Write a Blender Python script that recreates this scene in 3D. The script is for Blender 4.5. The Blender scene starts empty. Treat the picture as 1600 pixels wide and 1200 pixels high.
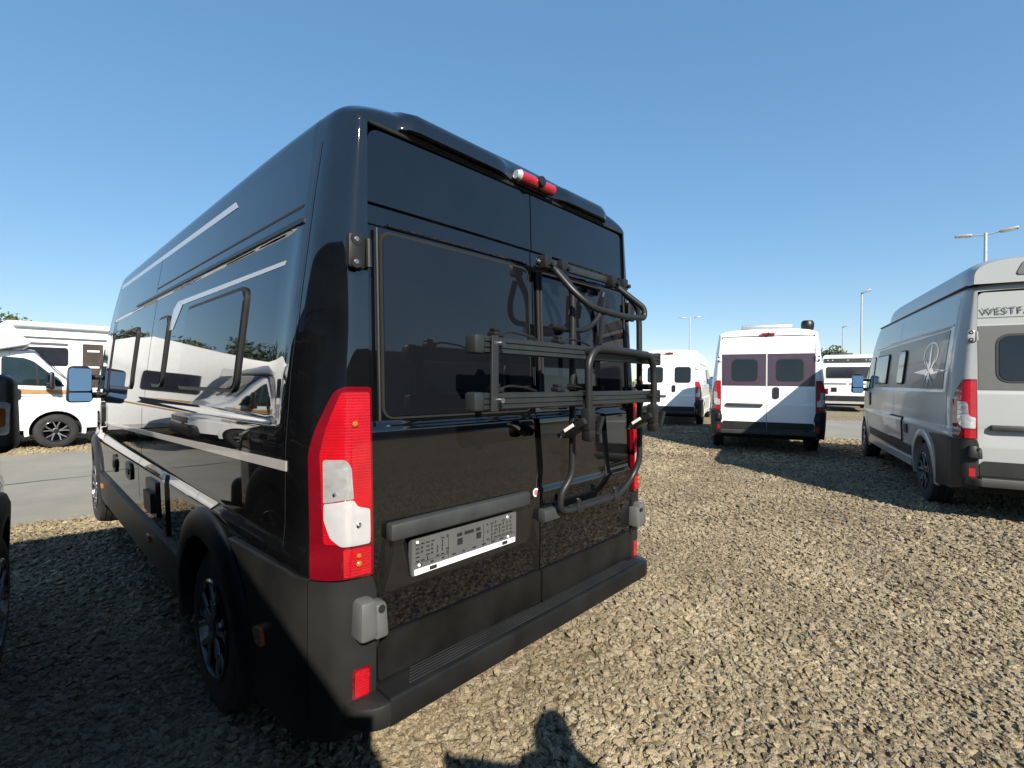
import bpy, bmesh, math, random
import numpy as np
from mathutils import Vector, Matrix
random.seed(7); rng = np.random.default_rng(11)
R = math.radians
scene = bpy.context.scene
col = scene.collection

# ------------------------------------------------------------------ camera, sky, sun, exposure
CAM = Vector((-1.638, -1.386, 1.472)); YAW, PITCH, ROLL = R(46.58), R(-0.257), R(0.507)
cam = bpy.data.cameras.new('camera'); cam_ob = bpy.data.objects.new('camera', cam); col.objects.link(cam_ob)
f_ = Vector((math.sin(YAW)*math.cos(PITCH), math.cos(YAW)*math.cos(PITCH), math.sin(PITCH)))
r_ = Vector((math.cos(YAW), -math.sin(YAW), 0)); u_ = r_.cross(f_)
rr = r_*math.cos(ROLL)+u_*math.sin(ROLL); uu = -r_*math.sin(ROLL)+u_*math.cos(ROLL)
M = Matrix((rr, uu, -f_)).transposed().to_4x4(); M.translation = CAM
cam_ob.matrix_world = M
cam.sensor_width = 36; cam.lens = 749.73*36/1600; cam.clip_start = 0.02; cam.clip_end = 5000
scene.camera = cam_ob

SUN_AZ, SUN_EL = R(30.4), R(34)            # where the light travels to, and how high the sun stands
LDIR = Vector((math.sin(SUN_AZ)*math.cos(SUN_EL), math.cos(SUN_AZ)*math.cos(SUN_EL), -math.sin(SUN_EL)))
world = bpy.data.worlds.new('World'); scene.world = world; world.use_nodes = True
nt = world.node_tree; bg = nt.nodes['Background']
sky = nt.nodes.new('ShaderNodeTexSky'); sky.sky_type = 'NISHITA'; sky.sun_disc = False
sky.sun_elevation = SUN_EL; sky.sun_rotation = R(210.4)
sky.altitude = 0; sky.air_density = 1.0; sky.dust_density = 0.1; sky.ozone_density = 5.5
hsv = nt.nodes.new('ShaderNodeHueSaturation'); hsv.inputs['Saturation'].default_value = 1.48
gm = nt.nodes.new('ShaderNodeGamma'); gm.inputs['Gamma'].default_value = .5
nt.links.new(sky.outputs[0], gm.inputs['Color']); nt.links.new(gm.outputs[0], hsv.inputs['Color']); nt.links.new(hsv.outputs[0], bg.inputs[0]); bg.inputs[1].default_value = 0.146
sun = bpy.data.lights.new('sun', 'SUN'); sun.energy = 3.7; sun.angle = R(0.5); sun.color = (1, .93, .82)
sun_ob = bpy.data.objects.new('sun', sun); col.objects.link(sun_ob)
sun_ob.rotation_euler = LDIR.to_track_quat('-Z', 'Y').to_euler(); sun_ob.location = (-8, -14, 12)
vs = scene.view_settings; vs.view_transform = 'Standard'; vs.look = 'None'; vs.gamma = 1; vs.exposure = 1.3
try: vs.use_curve_mapping = False
except Exception: pass
scene.cycles.caustics_reflective = False; scene.cycles.caustics_refractive = False
scene.cycles.max_bounces = 8; scene.cycles.sample_clamp_indirect = 6

# ------------------------------------------------------------------ materials
def mat(name, c, rough=.5, metal=0., coat=0., spec=.5, noise=0., nscale=8., bump=0., bscale=60., ior=1.5, rvar=0., trans=0., coat_r=.03, wave=0.):
    m = bpy.data.materials.new(name); m.use_nodes = True
    t = m.node_tree; b = t.nodes['Principled BSDF']
    b.inputs['Base Color'].default_value = (*c, 1); b.inputs['Roughness'].default_value = rough
    b.inputs['Metallic'].default_value = metal; b.inputs['Coat Weight'].default_value = coat
    b.inputs['Coat Roughness'].default_value = coat_r; b.inputs['IOR'].default_value = ior
    b.inputs['Specular IOR Level'].default_value = spec; b.inputs['Transmission Weight'].default_value = trans
    tc = t.nodes.new('ShaderNodeTexCoord')
    if noise or rvar:
        n = t.nodes.new('ShaderNodeTexNoise'); n.inputs['Scale'].default_value = nscale; n.inputs['Detail'].default_value = 6
        t.links.new(tc.outputs['Object'], n.inputs['Vector'])
        if noise:
            r = t.nodes.new('ShaderNodeValToRGB')
            r.color_ramp.elements[0].position = .3; r.color_ramp.elements[1].position = .7
            r.color_ramp.elements[0].color = (*[x*(1-noise) for x in c], 1); r.color_ramp.elements[1].color = (*[min(1, x*(1+noise)) for x in c], 1)
            t.links.new(n.outputs['Fac'], r.inputs[0]); t.links.new(r.outputs[0], b.inputs['Base Color'])
        if rvar:
            mr = t.nodes.new('ShaderNodeMapRange'); mr.inputs[1].default_value = .35; mr.inputs[2].default_value = .7
            mr.inputs[3].default_value = max(0, rough-rvar); mr.inputs[4].default_value = rough+rvar
            t.links.new(n.outputs['Fac'], mr.inputs[0]); t.links.new(mr.outputs[0], b.inputs['Roughness'])
    if bump or wave:
        n2 = t.nodes.new('ShaderNodeTexNoise'); n2.inputs['Scale'].default_value = bscale; n2.inputs['Detail'].default_value = 1 if wave else 4
        t.links.new(tc.outputs['Object'], n2.inputs['Vector'])
        bp = t.nodes.new('ShaderNodeBump'); bp.inputs['Strength'].default_value = 1.0; bp.inputs['Distance'].default_value = wave or bump
        t.links.new(n2.outputs['Fac'], bp.inputs['Height']); t.links.new(bp.outputs[0], b.inputs['Normal'])
        if coat: t.links.new(bp.outputs[0], b.inputs['Coat Normal'])
    return m

def dusty_paint(name, c, rough, coat, wave, bscale, dust):
    m = mat(name, c, rough, coat=coat, spec=.5, ior=1.85, wave=wave, bscale=bscale, coat_r=.012)
    t = m.node_tree; b = t.nodes['Principled BSDF']
    tc = t.nodes.new('ShaderNodeTexCoord'); n = t.nodes.new('ShaderNodeTexNoise'); n.inputs['Scale'].default_value = 5; n.inputs['Detail'].default_value = 8; n.inputs['Roughness'].default_value = .7
    t.links.new(tc.outputs['Object'], n.inputs['Vector'])
    r = t.nodes.new('ShaderNodeValToRGB'); r.color_ramp.elements[0].position = .35; r.color_ramp.elements[1].position = .75
    r.color_ramp.elements[0].color = (*c, 1); r.color_ramp.elements[1].color = (*[x+dust for x in c], 1)
    t.links.new(n.outputs['Fac'], r.inputs[0]); t.links.new(r.outputs[0], b.inputs['Base Color'])
    return m

MT = {}
MT['black_paint'] = dusty_paint('black_paint', (.0025, .0027, .0032), .018, 0, .0009, 1.3, .003)
MT['door_paint'] = dusty_paint('black_door_paint', (.002, .0022, .0028), .035, 0, .0006, 1.6, .002)
MT['door_paint'].node_tree.nodes['Principled BSDF'].inputs['IOR'].default_value = 1.74
MT['white_paint'] = mat('white_paint', (.80, .80, .78), .25, coat=.6, noise=.02, nscale=3)
MT['silver_white'] = mat('pale_paint', (.29, .30, .295), .28, coat=.3, noise=.02, nscale=3)
MT['plastic'] = mat('grained_plastic', (.0105, .0107, .0106), .5, noise=.5, nscale=4, bump=.0004, bscale=900, spec=.4)
MT['plastic_light'] = mat('grey_plastic', (.032, .035, .035), .5, noise=.3, nscale=7, bump=.0004, bscale=900)
MT['plastic_dimmed'] = mat('dimmed_plastic', (.0062, .0063, .0062), .42, noise=.5, nscale=5, rvar=.08, bump=.0003, bscale=900, spec=.35)  # cladding plastic darkened in colour to imitate weaker reflection of light
MT['plastic_grey'] = mat('mid_grey_plastic', (.085, .088, .084), .5, noise=.2, nscale=6, bump=.0003, bscale=900)
MT['rubber'] = mat('rubber', (.005, .005, .005), .6, noise=.3, nscale=20)
MT['tyre'] = mat('tyre_rubber', (.017, .017, .017), .8, noise=.4, nscale=9, bump=.002, bscale=40)
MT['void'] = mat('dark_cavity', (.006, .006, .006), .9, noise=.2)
MT['glass'] = mat('tinted_glass', (.006, .007, .009), .02, spec=.6, noise=.2, nscale=2, wave=.0003, bscale=1.5)
MT['glass_teal'] = mat('green_glass', (.012, .022, .022), .02, spec=.7, noise=.4, nscale=2)
MT['smoke_glass'] = mat('smoked_window', (.02, .022, .03), .05, spec=.6, noise=.3, nscale=3)
MT['chrome'] = mat('bright_metal', (.75, .75, .76), .12, metal=1, noise=.04)
MT['alloy'] = mat('polished_alloy', (.42, .42, .43), .38, metal=1, noise=.08, nscale=20)
MT['alloy_black'] = mat('black_alloy', (.012, .012, .013), .25, coat=.5, noise=.2)
MT['tube'] = mat('anthracite_tube', (.018, .019, .020), .42, metal=.3, noise=.15, nscale=15, bump=.0002, bscale=800)
MT['rail'] = mat('anodised_rail', (.032, .036, .037), .4, metal=.4, noise=.12, nscale=15)
MT['rackplastic'] = mat('black_bracket', (.008, .008, .0085), .42, noise=.2, nscale=20)
MT['stripe'] = mat('grey_decal', (.36, .345, .335), .3, coat=.8, noise=.04)
MT['red_lens'] = mat('red_lens', (.36, .004, .010), .06, coat=1, noise=.15, nscale=14, spec=.6)
MT['dark_red_lens'] = mat('dark_red_lens', (.12, .002, .007), .05, coat=1, noise=.1, nscale=10, spec=.6)
MT['clear_lens'] = mat('clear_lens', (.66, .66, .68), .2, metal=.5, coat=1, noise=.1, nscale=7, wave=.004, bscale=16)
def ribbed(m, scale, dist):
    t = m.node_tree; b = t.nodes['Principled BSDF']; tc = t.nodes.new('ShaderNodeTexCoord'); w = t.nodes.new('ShaderNodeTexWave'); w.bands_direction = 'Z'; w.inputs['Scale'].default_value = scale; w.inputs['Distortion'].default_value = 0
    t.links.new(tc.outputs['Object'], w.inputs['Vector']); bp = t.nodes.new('ShaderNodeBump'); bp.inputs['Distance'].default_value = dist; t.links.new(w.outputs['Fac'], bp.inputs['Height']); t.links.new(bp.outputs[0], b.inputs['Normal'])
ribbed(MT['red_lens'], 34, .0005)
MT['grey_lens'] = mat('grey_reflector', (.50, .50, .50), .2, metal=.55, coat=1, noise=.2, nscale=16, wave=.005, bscale=26)
MT['orange_lens'] = mat('orange_lens', (.42, .10, .015), .12, coat=1, noise=.15, nscale=40)
MT['white_plastic'] = mat('white_plastic', (.78, .78, .77), .35, noise=.03)
MT['brown_stripe'] = mat('copper_decal', (.40, .22, .10), .35, noise=.05)
MT['grey_decal'] = mat('graphite_decal', (.085, .085, .082), .42, coat=.15, noise=.04)
MT['maroon_band'] = mat('dark_band', (.05, .03, .045), .25, coat=.4, noise=.12)
MT['steel'] = mat('galvanised_steel', (.42, .44, .45), .5, metal=.6, noise=.12, nscale=12)
MT['interior'] = mat('interior_wood', (.045, .032, .024), .6, noise=.4, nscale=4)
MT['sticker_white'] = mat('sticker_white', (.7, .62, .62), .5, noise=.04)
MT['sticker_red'] = mat('sticker_red', (.45, .12, .14), .5, noise=.08)
MT['leaf'] = mat('foliage', (.06, .085, .03), .6, noise=.5, nscale=3)
MT['leaf_light'] = mat('foliage_light', (.11, .13, .05), .6, noise=.4, nscale=3)
MT['bark'] = mat('bark', (.09, .065, .045), .9, noise=.4, nscale=10, bump=.01, bscale=20)
MT['skin'] = mat('skin', (.45, .27, .19), .5, noise=.1)
MT['shirt'] = mat('dark_blue_cotton', (.05, .07, .12), .85, noise=.2)
MT['trousers'] = mat('denim', (.06, .08, .13), .9, noise=.2)
MT['hair'] = mat('brown_hair', (.05, .03, .02), .7, noise=.3)
MT['straw'] = mat('dry_grass', (.36, .29, .14), .8, noise=.35, nscale=2)
MT['wall'] = mat('far_wall', (.10, .075, .055), .8, noise=.2, nscale=.5)

# ------------------------------------------------------------------ mesh helpers
class MB:
    def __init__(s): s.v = []; s.f = []
    def add(s, vs, fs):
        o = len(s.v); s.v += [tuple(map(float, p)) for p in vs]; s.f += [tuple(i+o for i in f) for f in fs]; return s
    def box(s, c, d, rot=None, bev=0.0, seg=2, taper=None):
        bm = bmesh.new(); bmesh.ops.create_cube(bm, size=1)
        for v in bm.verts:
            k = 1.0
            if taper and v.co.z > 0: v.co.x *= taper[0]; v.co.y *= taper[1]
            v.co = Vector((v.co.x*d[0], v.co.y*d[1], v.co.z*d[2]))
        if bev: bmesh.ops.bevel(bm, geom=list(bm.edges), offset=min(bev, .49*min(d)), segments=seg, affect='EDGES', profile=.5)
        m = (rot.to_4x4() if rot is not None else Matrix.Identity(4)); m.translation = Vector(c)
        bm.transform(m); bm.verts.index_update()
        s.add([v.co[:] for v in bm.verts], [[v.index for v in f.verts] for f in bm.faces]); bm.free(); return s
    def tube(s, pts, r, n=10, cap=True, rs=None, smooth=0):
        P = [Vector(p) for p in pts]
        if smooth: P = fillet(P, smooth)
        up = None; rings = []
        for i, p in enumerate(P):
            a = P[max(0, i-1)]; b = P[min(len(P)-1, i+1)]; t = (b-a).normalized()
            if up is None:
                up = t.orthogonal().normalized()
            else:
                up = (up - t*up.dot(t)).normalized()
            w = t.cross(up); rad = rs[i] if rs else r
            rings.append([p+(up*math.cos(2*math.pi*k/n)+w*math.sin(2*math.pi*k/n))*rad for k in range(n)])
        vs = [v[:] for rg in rings for v in rg]; fs = []
        for i in range(len(P)-1):
            for k in range(n):
                fs.append((i*n+k, i*n+(k+1) % n, (i+1)*n+(k+1) % n, (i+1)*n+k))
        if cap: fs += [tuple(range(n-1, -1, -1)), tuple((len(P)-1)*n+k for k in range(n))]
        return s.add(vs, fs)
    def lathe(s, prof, axis='x', c=(0, 0, 0), n=32):
        vs = []; fs = []; m = len(prof)
        for k in range(n):
            a = 2*math.pi*k/n
            for (h, r) in prof:
                p = (h, r*math.cos(a), r*math.sin(a)) if axis == 'x' else ((r*math.cos(a), h, r*math.sin(a)) if axis == 'y' else (r*math.cos(a), r*math.sin(a), h))
                vs.append((p[0]+c[0], p[1]+c[1], p[2]+c[2]))
        for k in range(n):
            for i in range(m-1):
                fs.append((k*m+i, k*m+i+1, ((k+1) % n)*m+i+1, ((k+1) % n)*m+i))
        return s.add(vs, fs)
    def prism(s, poly, y0, y1, axis='y', bev=0.0):
        # polygon extruded along an axis: 'y' -> poly is (x,z), 'x' -> (y,z), 'z' -> (x,y)
        bm = bmesh.new()
        def P(a, b, h): return (a, h, b) if axis == 'y' else ((h, a, b) if axis == 'x' else (a, b, h))
        A = [bm.verts.new(P(a, b, y0)) for a, b in poly]; B = [bm.verts.new(P(a, b, y1)) for a, b in poly]
        n = len(poly)
        bm.faces.new(A); bm.faces.new(B[::-1])
        for i in range(n): bm.faces.new((A[i], B[i], B[(i+1) % n], A[(i+1) % n]))
        bmesh.ops.recalc_face_normals(bm, faces=bm.faces)
        if bev: bmesh.ops.bevel(bm, geom=list(bm.edges), offset=bev, segments=2, affect='EDGES', profile=.5, clamp_overlap=True)
        bm.verts.index_update()
        s.add([v.co[:] for v in bm.verts], [[v.index for v in f.verts] for f in bm.faces]); bm.free(); return s

def fillet(P, r, n=7):
    out = [P[0]]
    for i in range(1, len(P)-1):
        a, b, c = P[i-1], P[i], P[i+1]
        d1 = (a-b); d2 = (c-b); k = min(r, d1.length*.48, d2.length*.48)
        p0 = b+d1.normalized()*k; p1 = b+d2.normalized()*k
        for j in range(n+1):
            t = j/n; out.append(p0*(1-t)**2+b*2*t*(1-t)+p1*t*t)
    out.append(P[-1]); return out

def mk(name, mb, m, parent=None, sharp=35, fix=True, label=None):
    me = bpy.data.meshes.new(name)
    if isinstance(mb, MB): me.from_pydata(mb.v, [], mb.f)
    else: me = mb
    if fix:
        bm = bmesh.new(); bm.from_mesh(me); bmesh.ops.recalc_face_normals(bm, faces=bm.faces); bm.to_mesh(me); bm.free()
    me.polygons.foreach_set('use_smooth', [True]*len(me.polygons)); me.set_sharp_from_angle(angle=R(sharp))
    ms = m if isinstance(m, (list, tuple)) else [m]
    me.materials.clear()
    for q in ms: me.materials.append(MT[q] if isinstance(q, str) else q)
    o = bpy.data.objects.new(name, me); col.objects.link(o)
    if parent is not None: o.parent = parent
    if label: o['label'] = label
    return o
def inst(o, name, parent, loc=(0, 0, 0), rotz=0, scale=None, rot=None):
    c = o.copy(); c.name = name; col.objects.link(c); c.parent = parent; c.location = loc; c.rotation_euler = rot or (0, 0, rotz)
    if scale: c.scale = scale
    return c
def thing(name, label, cat, loc=(0, 0, 0), rotz=0, group=None):
    o = bpy.data.objects.new(name, None); col.objects.link(o); o.location = loc; o.rotation_euler = (0, 0, rotz)
    o.empty_display_size = .3; o['label'] = label; o['category'] = cat
    if group: o['group'] = group
    return o
def tag(o, label, cat, group=None, kind=None):
    if label: o['label'] = label
    if cat: o['category'] = cat
    if group: o['group'] = group
    if kind: o['kind'] = kind
    return o

def rpoly(pts, r, n=5):
    out = []; N = len(pts)
    rs = r if isinstance(r, (list, tuple)) else [r]*N
    for i in range(N):
        a, b, c = (Vector(pts[i-1]), Vector(pts[i]), Vector(pts[(i+1) % N])); q = rs[i]
        if q <= 0: out.append(tuple(b)); continue
        d1 = a-b; d2 = c-b; k = min(q, d1.length*.45, d2.length*.45)
        p0 = b+d1.normalized()*k; p1 = b+d2.normalized()*k
        for j in range(n+1):
            t = j/n; v = p0*(1-t)**2+b*2*t*(1-t)+p1*t*t; out.append((v.x, v.y))
    return out
def rrect(a0, b0, a1, b1, r, n=5): return rpoly([(a0, b0), (a1, b0), (a1, b1), (a0, b1)], r, n)

def panel(poly, mp, off=.004, base=0., nz=10, nu=8, rows=()):
    """closed thin shell over a surface map: poly is row-monotone in its second coordinate"""
    bs = [p[1] for p in poly]; b0, b1 = min(bs), max(bs)
    Z = sorted(set([round(b, 5) for b in bs]+[round(b0+(b1-b0)*i/nz, 5) for i in range(nz+1)]+[round(r, 5) for r in rows if b0 < r < b1]))
    Zs = [Z[0]]
    for z in Z[1:]:
        if z-Zs[-1] > 2e-4: Zs.append(z)
    Zs[-1] = b1; N = len(poly); L = []
    for b in Zs:
        q = min(max(b, b0+1e-5), b1-1e-5); xs = []
        for i in range(N):
            (a1_, c1), (a2_, c2) = poly[i], poly[(i+1) % N]
            if (c1-q)*(c2-q) <= 0 and abs(c1-c2) > 1e-9: xs.append(a1_+(a2_-a1_)*(q-c1)/(c2-c1))
        L.append((min(xs), max(xs)))
    W = nu+1; top = []; bot = []
    for b, (l, r) in zip(Zs, L):
        for j in range(W):
            a = l+(r-l)*j/nu; top.append(mp(a, b, off)); bot.append(mp(a, b, base))
    n = len(top); fs = []; H = len(Zs)
    for i in range(H-1):
        for j in range(nu):
            q = (i*W+j, i*W+j+1, (i+1)*W+j+1, (i+1)*W+j)
            fs.append(q); fs.append(tuple(x+n for x in q[::-1]))
    def side(a, b): fs.append((b, a, a+n, b+n))
    for j in range(nu): side(j, j+1); side((H-1)*W+j+1, (H-1)*W+j)
    for i in range(H-1): side((i+1)*W, i*W); side(i*W+nu, (i+1)*W+nu)
    return top+bot, fs

def sst(a, b, x): t = min(1, max(0, (x-a)/(b-a))); return t*t*(3-2*t)

# ------------------------------------------------------------------ panel van surface (metres, origin at the rear on the ground, y forward)
HWZ = [.2, .3, .5, .8, .9, .945, 1.0, 1.25, 1.5, 1.8, 2.1, 2.33, 2.45]
HWX = [.975, .99, 1.008, 1.022, 1.025, 1.008, 1.008, 1.008, .992, .960, .923, .890, .87]
def hw0(z): return float(np.interp(z, HWZ, HWX))
HCAP = [9.0]
FY = [4.2, 4.32, 4.42, 4.54, 4.72, 4.91, 5.11, 5.26, 5.36, 5.64, 5.86, 5.98, 6.02]
FH = [2.515, 2.50, 2.45, 2.33, 2.10, 1.86, 1.62, 1.46, 1.385, 1.27, 1.14, 1.0, .86]
def topH(y):
    if y < .9: return 2.515-.055*(1-y/.9)**2
    return min(HCAP[0]-.01*(y-4.4)**2, float(np.interp(y, FY, FH)))
PY = [4.3, 4.8, 5.2, 5.5, 5.75, 5.9, 6.02]; PW = [1, .99, .972, .945, .895, .83, .70]
def plan(y): return float(np.interp(y, PY, PW))*(1-.006*((y-2.6)/2.6)**2)
def recess(y, z):
    k = min(sst(1.305, 1.345, z), 1-sst(2.0, 2.012, z)); k = min(k, sst(.295, .39, y), 1-sst(4.28, 4.36, y))
    return .008*max(0, k)
def hwv(y, z): return (hw0(z)-recess(y, z))*plan(y)
def y0(z): return .045*max(0, z-1.0)+.004
def xe(z): return float(np.interp(z, [.4, .9, 1.5, 2.0, 2.35], [.824, .824, .824, .820, .815]))
RY = .23
def _corner_curve():
    P = fillet([Vector((0, 0, 0)), Vector((.088, .010, 0)), Vector((.170, .120, 0)), Vector((.180, .23, 0))], .045, 10)
    return np.array([(p.x/.18, p.y) for p in P])
CC = _corner_curve()
def corner_pt(i, z):
    w = hwv(RY+y0(z), z); return xe(z)+(w-xe(z))*CC[i][0], y0(z)+CC[i][1]
_ct = {}
def corner_tab(z):
    k = round(z, 3)
    if k not in _ct:
        P = np.array([corner_pt(i, k) for i in range(len(CC))])
        u = np.linspace(0, len(P)-1, 160); P = np.c_[np.interp(u, range(len(P)), P[:, 0]), np.interp(u, range(len(P)), P[:, 1])]; d = np.r_[0, np.cumsum(np.hypot(*np.diff(P, axis=0).T))]; _ct[k] = (d, P)
    return _ct[k]
def cmap(side):
    def f(s, z, off):
        d, P = corner_tab(z)
        if s <= 0: x, y, nx, ny = P[0][0]+s, P[0][1], 0, -1
        elif s >= d[-1]: y = P[-1][1]+(s-d[-1]); x = hwv(y, z); nx, ny = 1, 0
        else:
            i = min(len(d)-2, max(0, int(np.searchsorted(d, s)-1))); t = (s-d[i])/(d[i+1]-d[i])
            x, y = P[i]*(1-t)+P[i+1]*t
            j0, j1 = max(0, i-3), min(len(d)-1, i+4); tx, ty = P[j1]-P[j0]; l = math.hypot(tx, ty); nx, ny = ty/l, -tx/l
        return (side*(x+nx*off), y+ny*off, z)
    return f
def smap(side):
    def f(y, z, off): return (side*(hwv(y, z)+off), y, z)
    return f
def relief(x, z):
    r = -.008*(sst(1.99, 2.0, z)-sst(2.062, 2.07, z))          # pressed channel above the windows
    r += .012*(1-sst(1.305, 1.335, z))                            # fuller lower door
    r += .008*(1-sst(.978, 1.008, z))*sst(-.03, 0.0, x)           # ridge on the right door
    if x < 0:                                                      # plate recess
        k = min(min(1, max(0, (z-.775)/.17)), 1-sst(.955, .962, z), sst(-.775-.1*(.9-z), -.72-.1*(.9-z), x), 1-sst(-.10-.15*(.95-z), -.05-.15*(.95-z), x))
        r -= .030*max(0, k)
    return r
def rmap(x, z, off): return (x, y0(z)+.012*(x/.82)**2-relief(x, z)-off, z)

NROOF, NP = 18, 3.3
def shell(y_start=None, wheels=(1.05, 5.085), RA=.43, zb=.40):
    zs = sorted(set(np.round(np.r_[np.linspace(zb, 2.33, 58), [.9, .945, 1.0, 1.305, 1.325, 1.345, 2.0, 2.004, 2.008, 2.012]], 4))); zs = np.array(zs)
    ang = [math.pi/2*i/NROOF for i in range(NROOF+1)]
    rings = []; info = []
    def half(y):
        H = topH(y); T = 2.33 if y < 4.2 else H-.16-.025*max(0, 1-(y-4.2)/.15); T = max(T, zb+.25); k = (T-zb)/(2.33-zb)
        pts = []
        for z in zs:
            zz = zb+(z-zb)*k; pts.append((hwv(y, zz), zz))
        X = hwv(y, T)
        for a in ang[1:]:
            pts.append((X*math.cos(a)**(2/NP) if a < math.pi/2-1e-6 else 0, T+(H-T)*math.sin(a)**(2/NP)))
        return pts
    if y_start is None:
        hp = half(RY)
        for th in range(-1, len(CC)):
            ring = []
            s_, ky = (0, 0) if th <= 0 else (CC[th][0], CC[th][1]/RY)
            for i, (x, z) in enumerate(hp):
                if i < len(zs): ex, ez = xe(z), z; ry = RY
                else:
                    a = ang[i-len(zs)+1]; ex, ez = .815*math.cos(a)**(2/6.) if a < math.pi/2-1e-6 else 0, 2.33+.012*math.sin(a); ry = .11+.08*math.cos(a)
                yy = y0(ez)+ry*ky
                if th < 0: yy = y0(ez)+.06
                ring.append((ex+(x-ex)*s_, yy, ez+(z-ez)*s_))
            rings.append(ring)
        for y in (.268, .295, .315, .335): rings.append([(x, y_, z) for (x, z), y_ in zip(half(max(y, RY)), [max(y, RY+y0(zz)) for _, zz in half(RY)])])
        y = .40
    else: y = y_start
    ys = list(np.arange(y, 4.2, .065))+list(np.arange(4.2, 6.0, .045))+[6.02]
    for y in ys: rings.append([(x, y, z) for x, z in half(y)])
    # mirror to full ring: right bottom -> top -> left bottom
    full = []
    for ring in rings:
        full.append([(x, y, z) for x, y, z in ring]+[(-x, y, z) for x, y, z in ring[-2::-1]])
    V = np.array(full); nr, npz = V.shape[:2]
    inside = np.zeros((nr, npz), bool)
    for wy in wheels:
        d = np.hypot(V[:, :, 1]-wy, V[:, :, 2]-.37); inside |= (d < RA) & (np.abs(V[:, :, 0]) > .5)
    F = []
    mv = set()
    for i in range(nr-1):
        for j in range(npz-1):
            q = [(i, j), (i, j+1), (i+1, j+1), (i+1, j)]; c = sum(inside[a] for a in q)
            if c == 4: continue
            if c:
                for a in q:
                    if inside[a]: mv.add(a)
            F.append(tuple(a*npz+b for a, b in q))
    for a in mv:
        x, y, z = V[a]
        wy = min(wheels, key=lambda w: abs(w-y)); dy, dz = y-wy, z-.37; d = math.hypot(dy, dz) or 1e-6
        y2, z2 = wy+dy/d*RA, .37+dz/d*RA
        V[a] = (math.copysign(hwv(y2, z2), x), y2, z2)
    F.append(tuple((nr-1)*npz+j for j in range(npz)))
    if y_start is not None: F.append(tuple(j for j in range(npz))[::-1])
    me = bpy.data.meshes.new('body'); me.from_pydata(V.reshape(-1, 3).tolist(), [], F); me.validate()
    return me
_shell = {}
def get_shell(y_start=None):
    HCAP[0] = 9.0 if y_start is None else 2.06
    if y_start not in _shell: _shell[y_start] = shell(y_start)
    return _shell[y_start].copy()

# ------------------------------------------------------------------ wheels
_wheel = {}
def wheel(parent, x, y, face, rad=.355, z=None):
    side = 1 if face > 0 else -1
    w = bpy.data.objects.new('wheel', None); col.objects.link(w); w.parent = parent; w.location = (x, y, rad if z is None else z); w.empty_display_size = .2
    if side < 0: w.rotation_euler = (0, 0, math.pi)
    if rad not in _wheel:
        t = MB(); k = rad/.355
        t.lathe([(-.11, .215*k), (-.115, .26*k), (-.112, .31*k), (-.095, .342*k), (-.06, .352*k), (-.058, .345*k), (-.045, .345*k), (-.043, .354*k), (-.005, .355*k), (-.003, .346*k), (.010, .346*k), (.012, .354*k), (.045, .354*k), (.047, .345*k), (.058, .345*k), (.06, .352*k), (.095, .342*k), (.112, .31*k), (.115, .26*k), (.11, .215*k)], n=56)
        b = MB(); b.lathe([(.112, .218*k), (.118, .205*k), (.10, .198*k), (-.04, .185*k), (-.05, .02)], n=40)
        rimlip = MB(); rimlip.lathe([(.106, .214*k), (.1165, .216*k), (.121, .210*k), (.119, .199*k), (.108, .196*k)], n=48)
        s = MB(); sd = MB()
        for i in range(5):
            a0 = 2*math.pi*i/5+math.pi/2
            for da in (-1, 1):
                # a pair of bars per spoke, spreading towards the rim
                pts = []
                for (r, off) in ((.045, .10), (.12, .16), (.203*k, .27)):
                    a = a0+da*off; pts.append((r, a))
                prof = []
                for r, a in pts: prof.append((r*math.cos(a), r*math.sin(a)))
                for (p, q) in zip(prof[:-1], prof[1:]):
                    dx, dy = q[0]-p[0], q[1]-p[1]; l = math.hypot(dx, dy); nx, ny = -dy/l, dx/l
                    for (mbx, wd, h0, h1) in ((s, .0095, .100, .116), (sd, .016, .05, .108)):
                        A = [(p[0]+nx*wd, p[1]+ny*wd), (p[0]-nx*wd, p[1]-ny*wd), (q[0]-nx*wd, q[1]-ny*wd), (q[0]+nx*wd, q[1]+ny*wd)]
                        mbx.add([(h0, *A[0]), (h0, *A[1]), (h0, *A[2]), (h0, *A[3]), (h1-.006, *A[0]), (h1-.006, *A[1]), (h1, *A[2]), (h1, *A[3])],
                                [(0, 3, 2, 1), (4, 5, 6, 7), (0, 1, 5, 4), (1, 2, 6, 5), (2, 3, 7, 6), (3, 0, 4, 7)])
            a = a0; mbs = s
            c = (.203*k*math.cos(a), .203*k*math.sin(a))
        hub = MB(); hub.lathe([(.05, .07), (.103, .066), (.108, .055), (.112, .03), (.114, .0001)], n=24)
        for i in range(5):
            a = 2*math.pi*(i+.5)/5+math.pi/2; hub.lathe([(.09, .0001), (.11, .0001), (.11, .009), (.09, .009)], c=(0, .05*math.cos(a), .05*math.sin(a)), n=8)
        o = [('tyre', t, 'tyre'), ('rim', b, 'alloy_black'), ('rim_lip', rimlip, 'alloy_black'), ('spoke', s, 'alloy'), ('spoke_back', sd, 'alloy_black'), ('hub_cap', hub, 'alloy_black')]
        _wheel[rad] = []
        for nme, mb, m in o:
            ob = mk(nme, mb, m, w, sharp=40); _wheel[rad].append(ob)
    else:
        for ob in _wheel[rad]: inst(ob, ob.name.split('.')[0], w)
    return w

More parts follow.
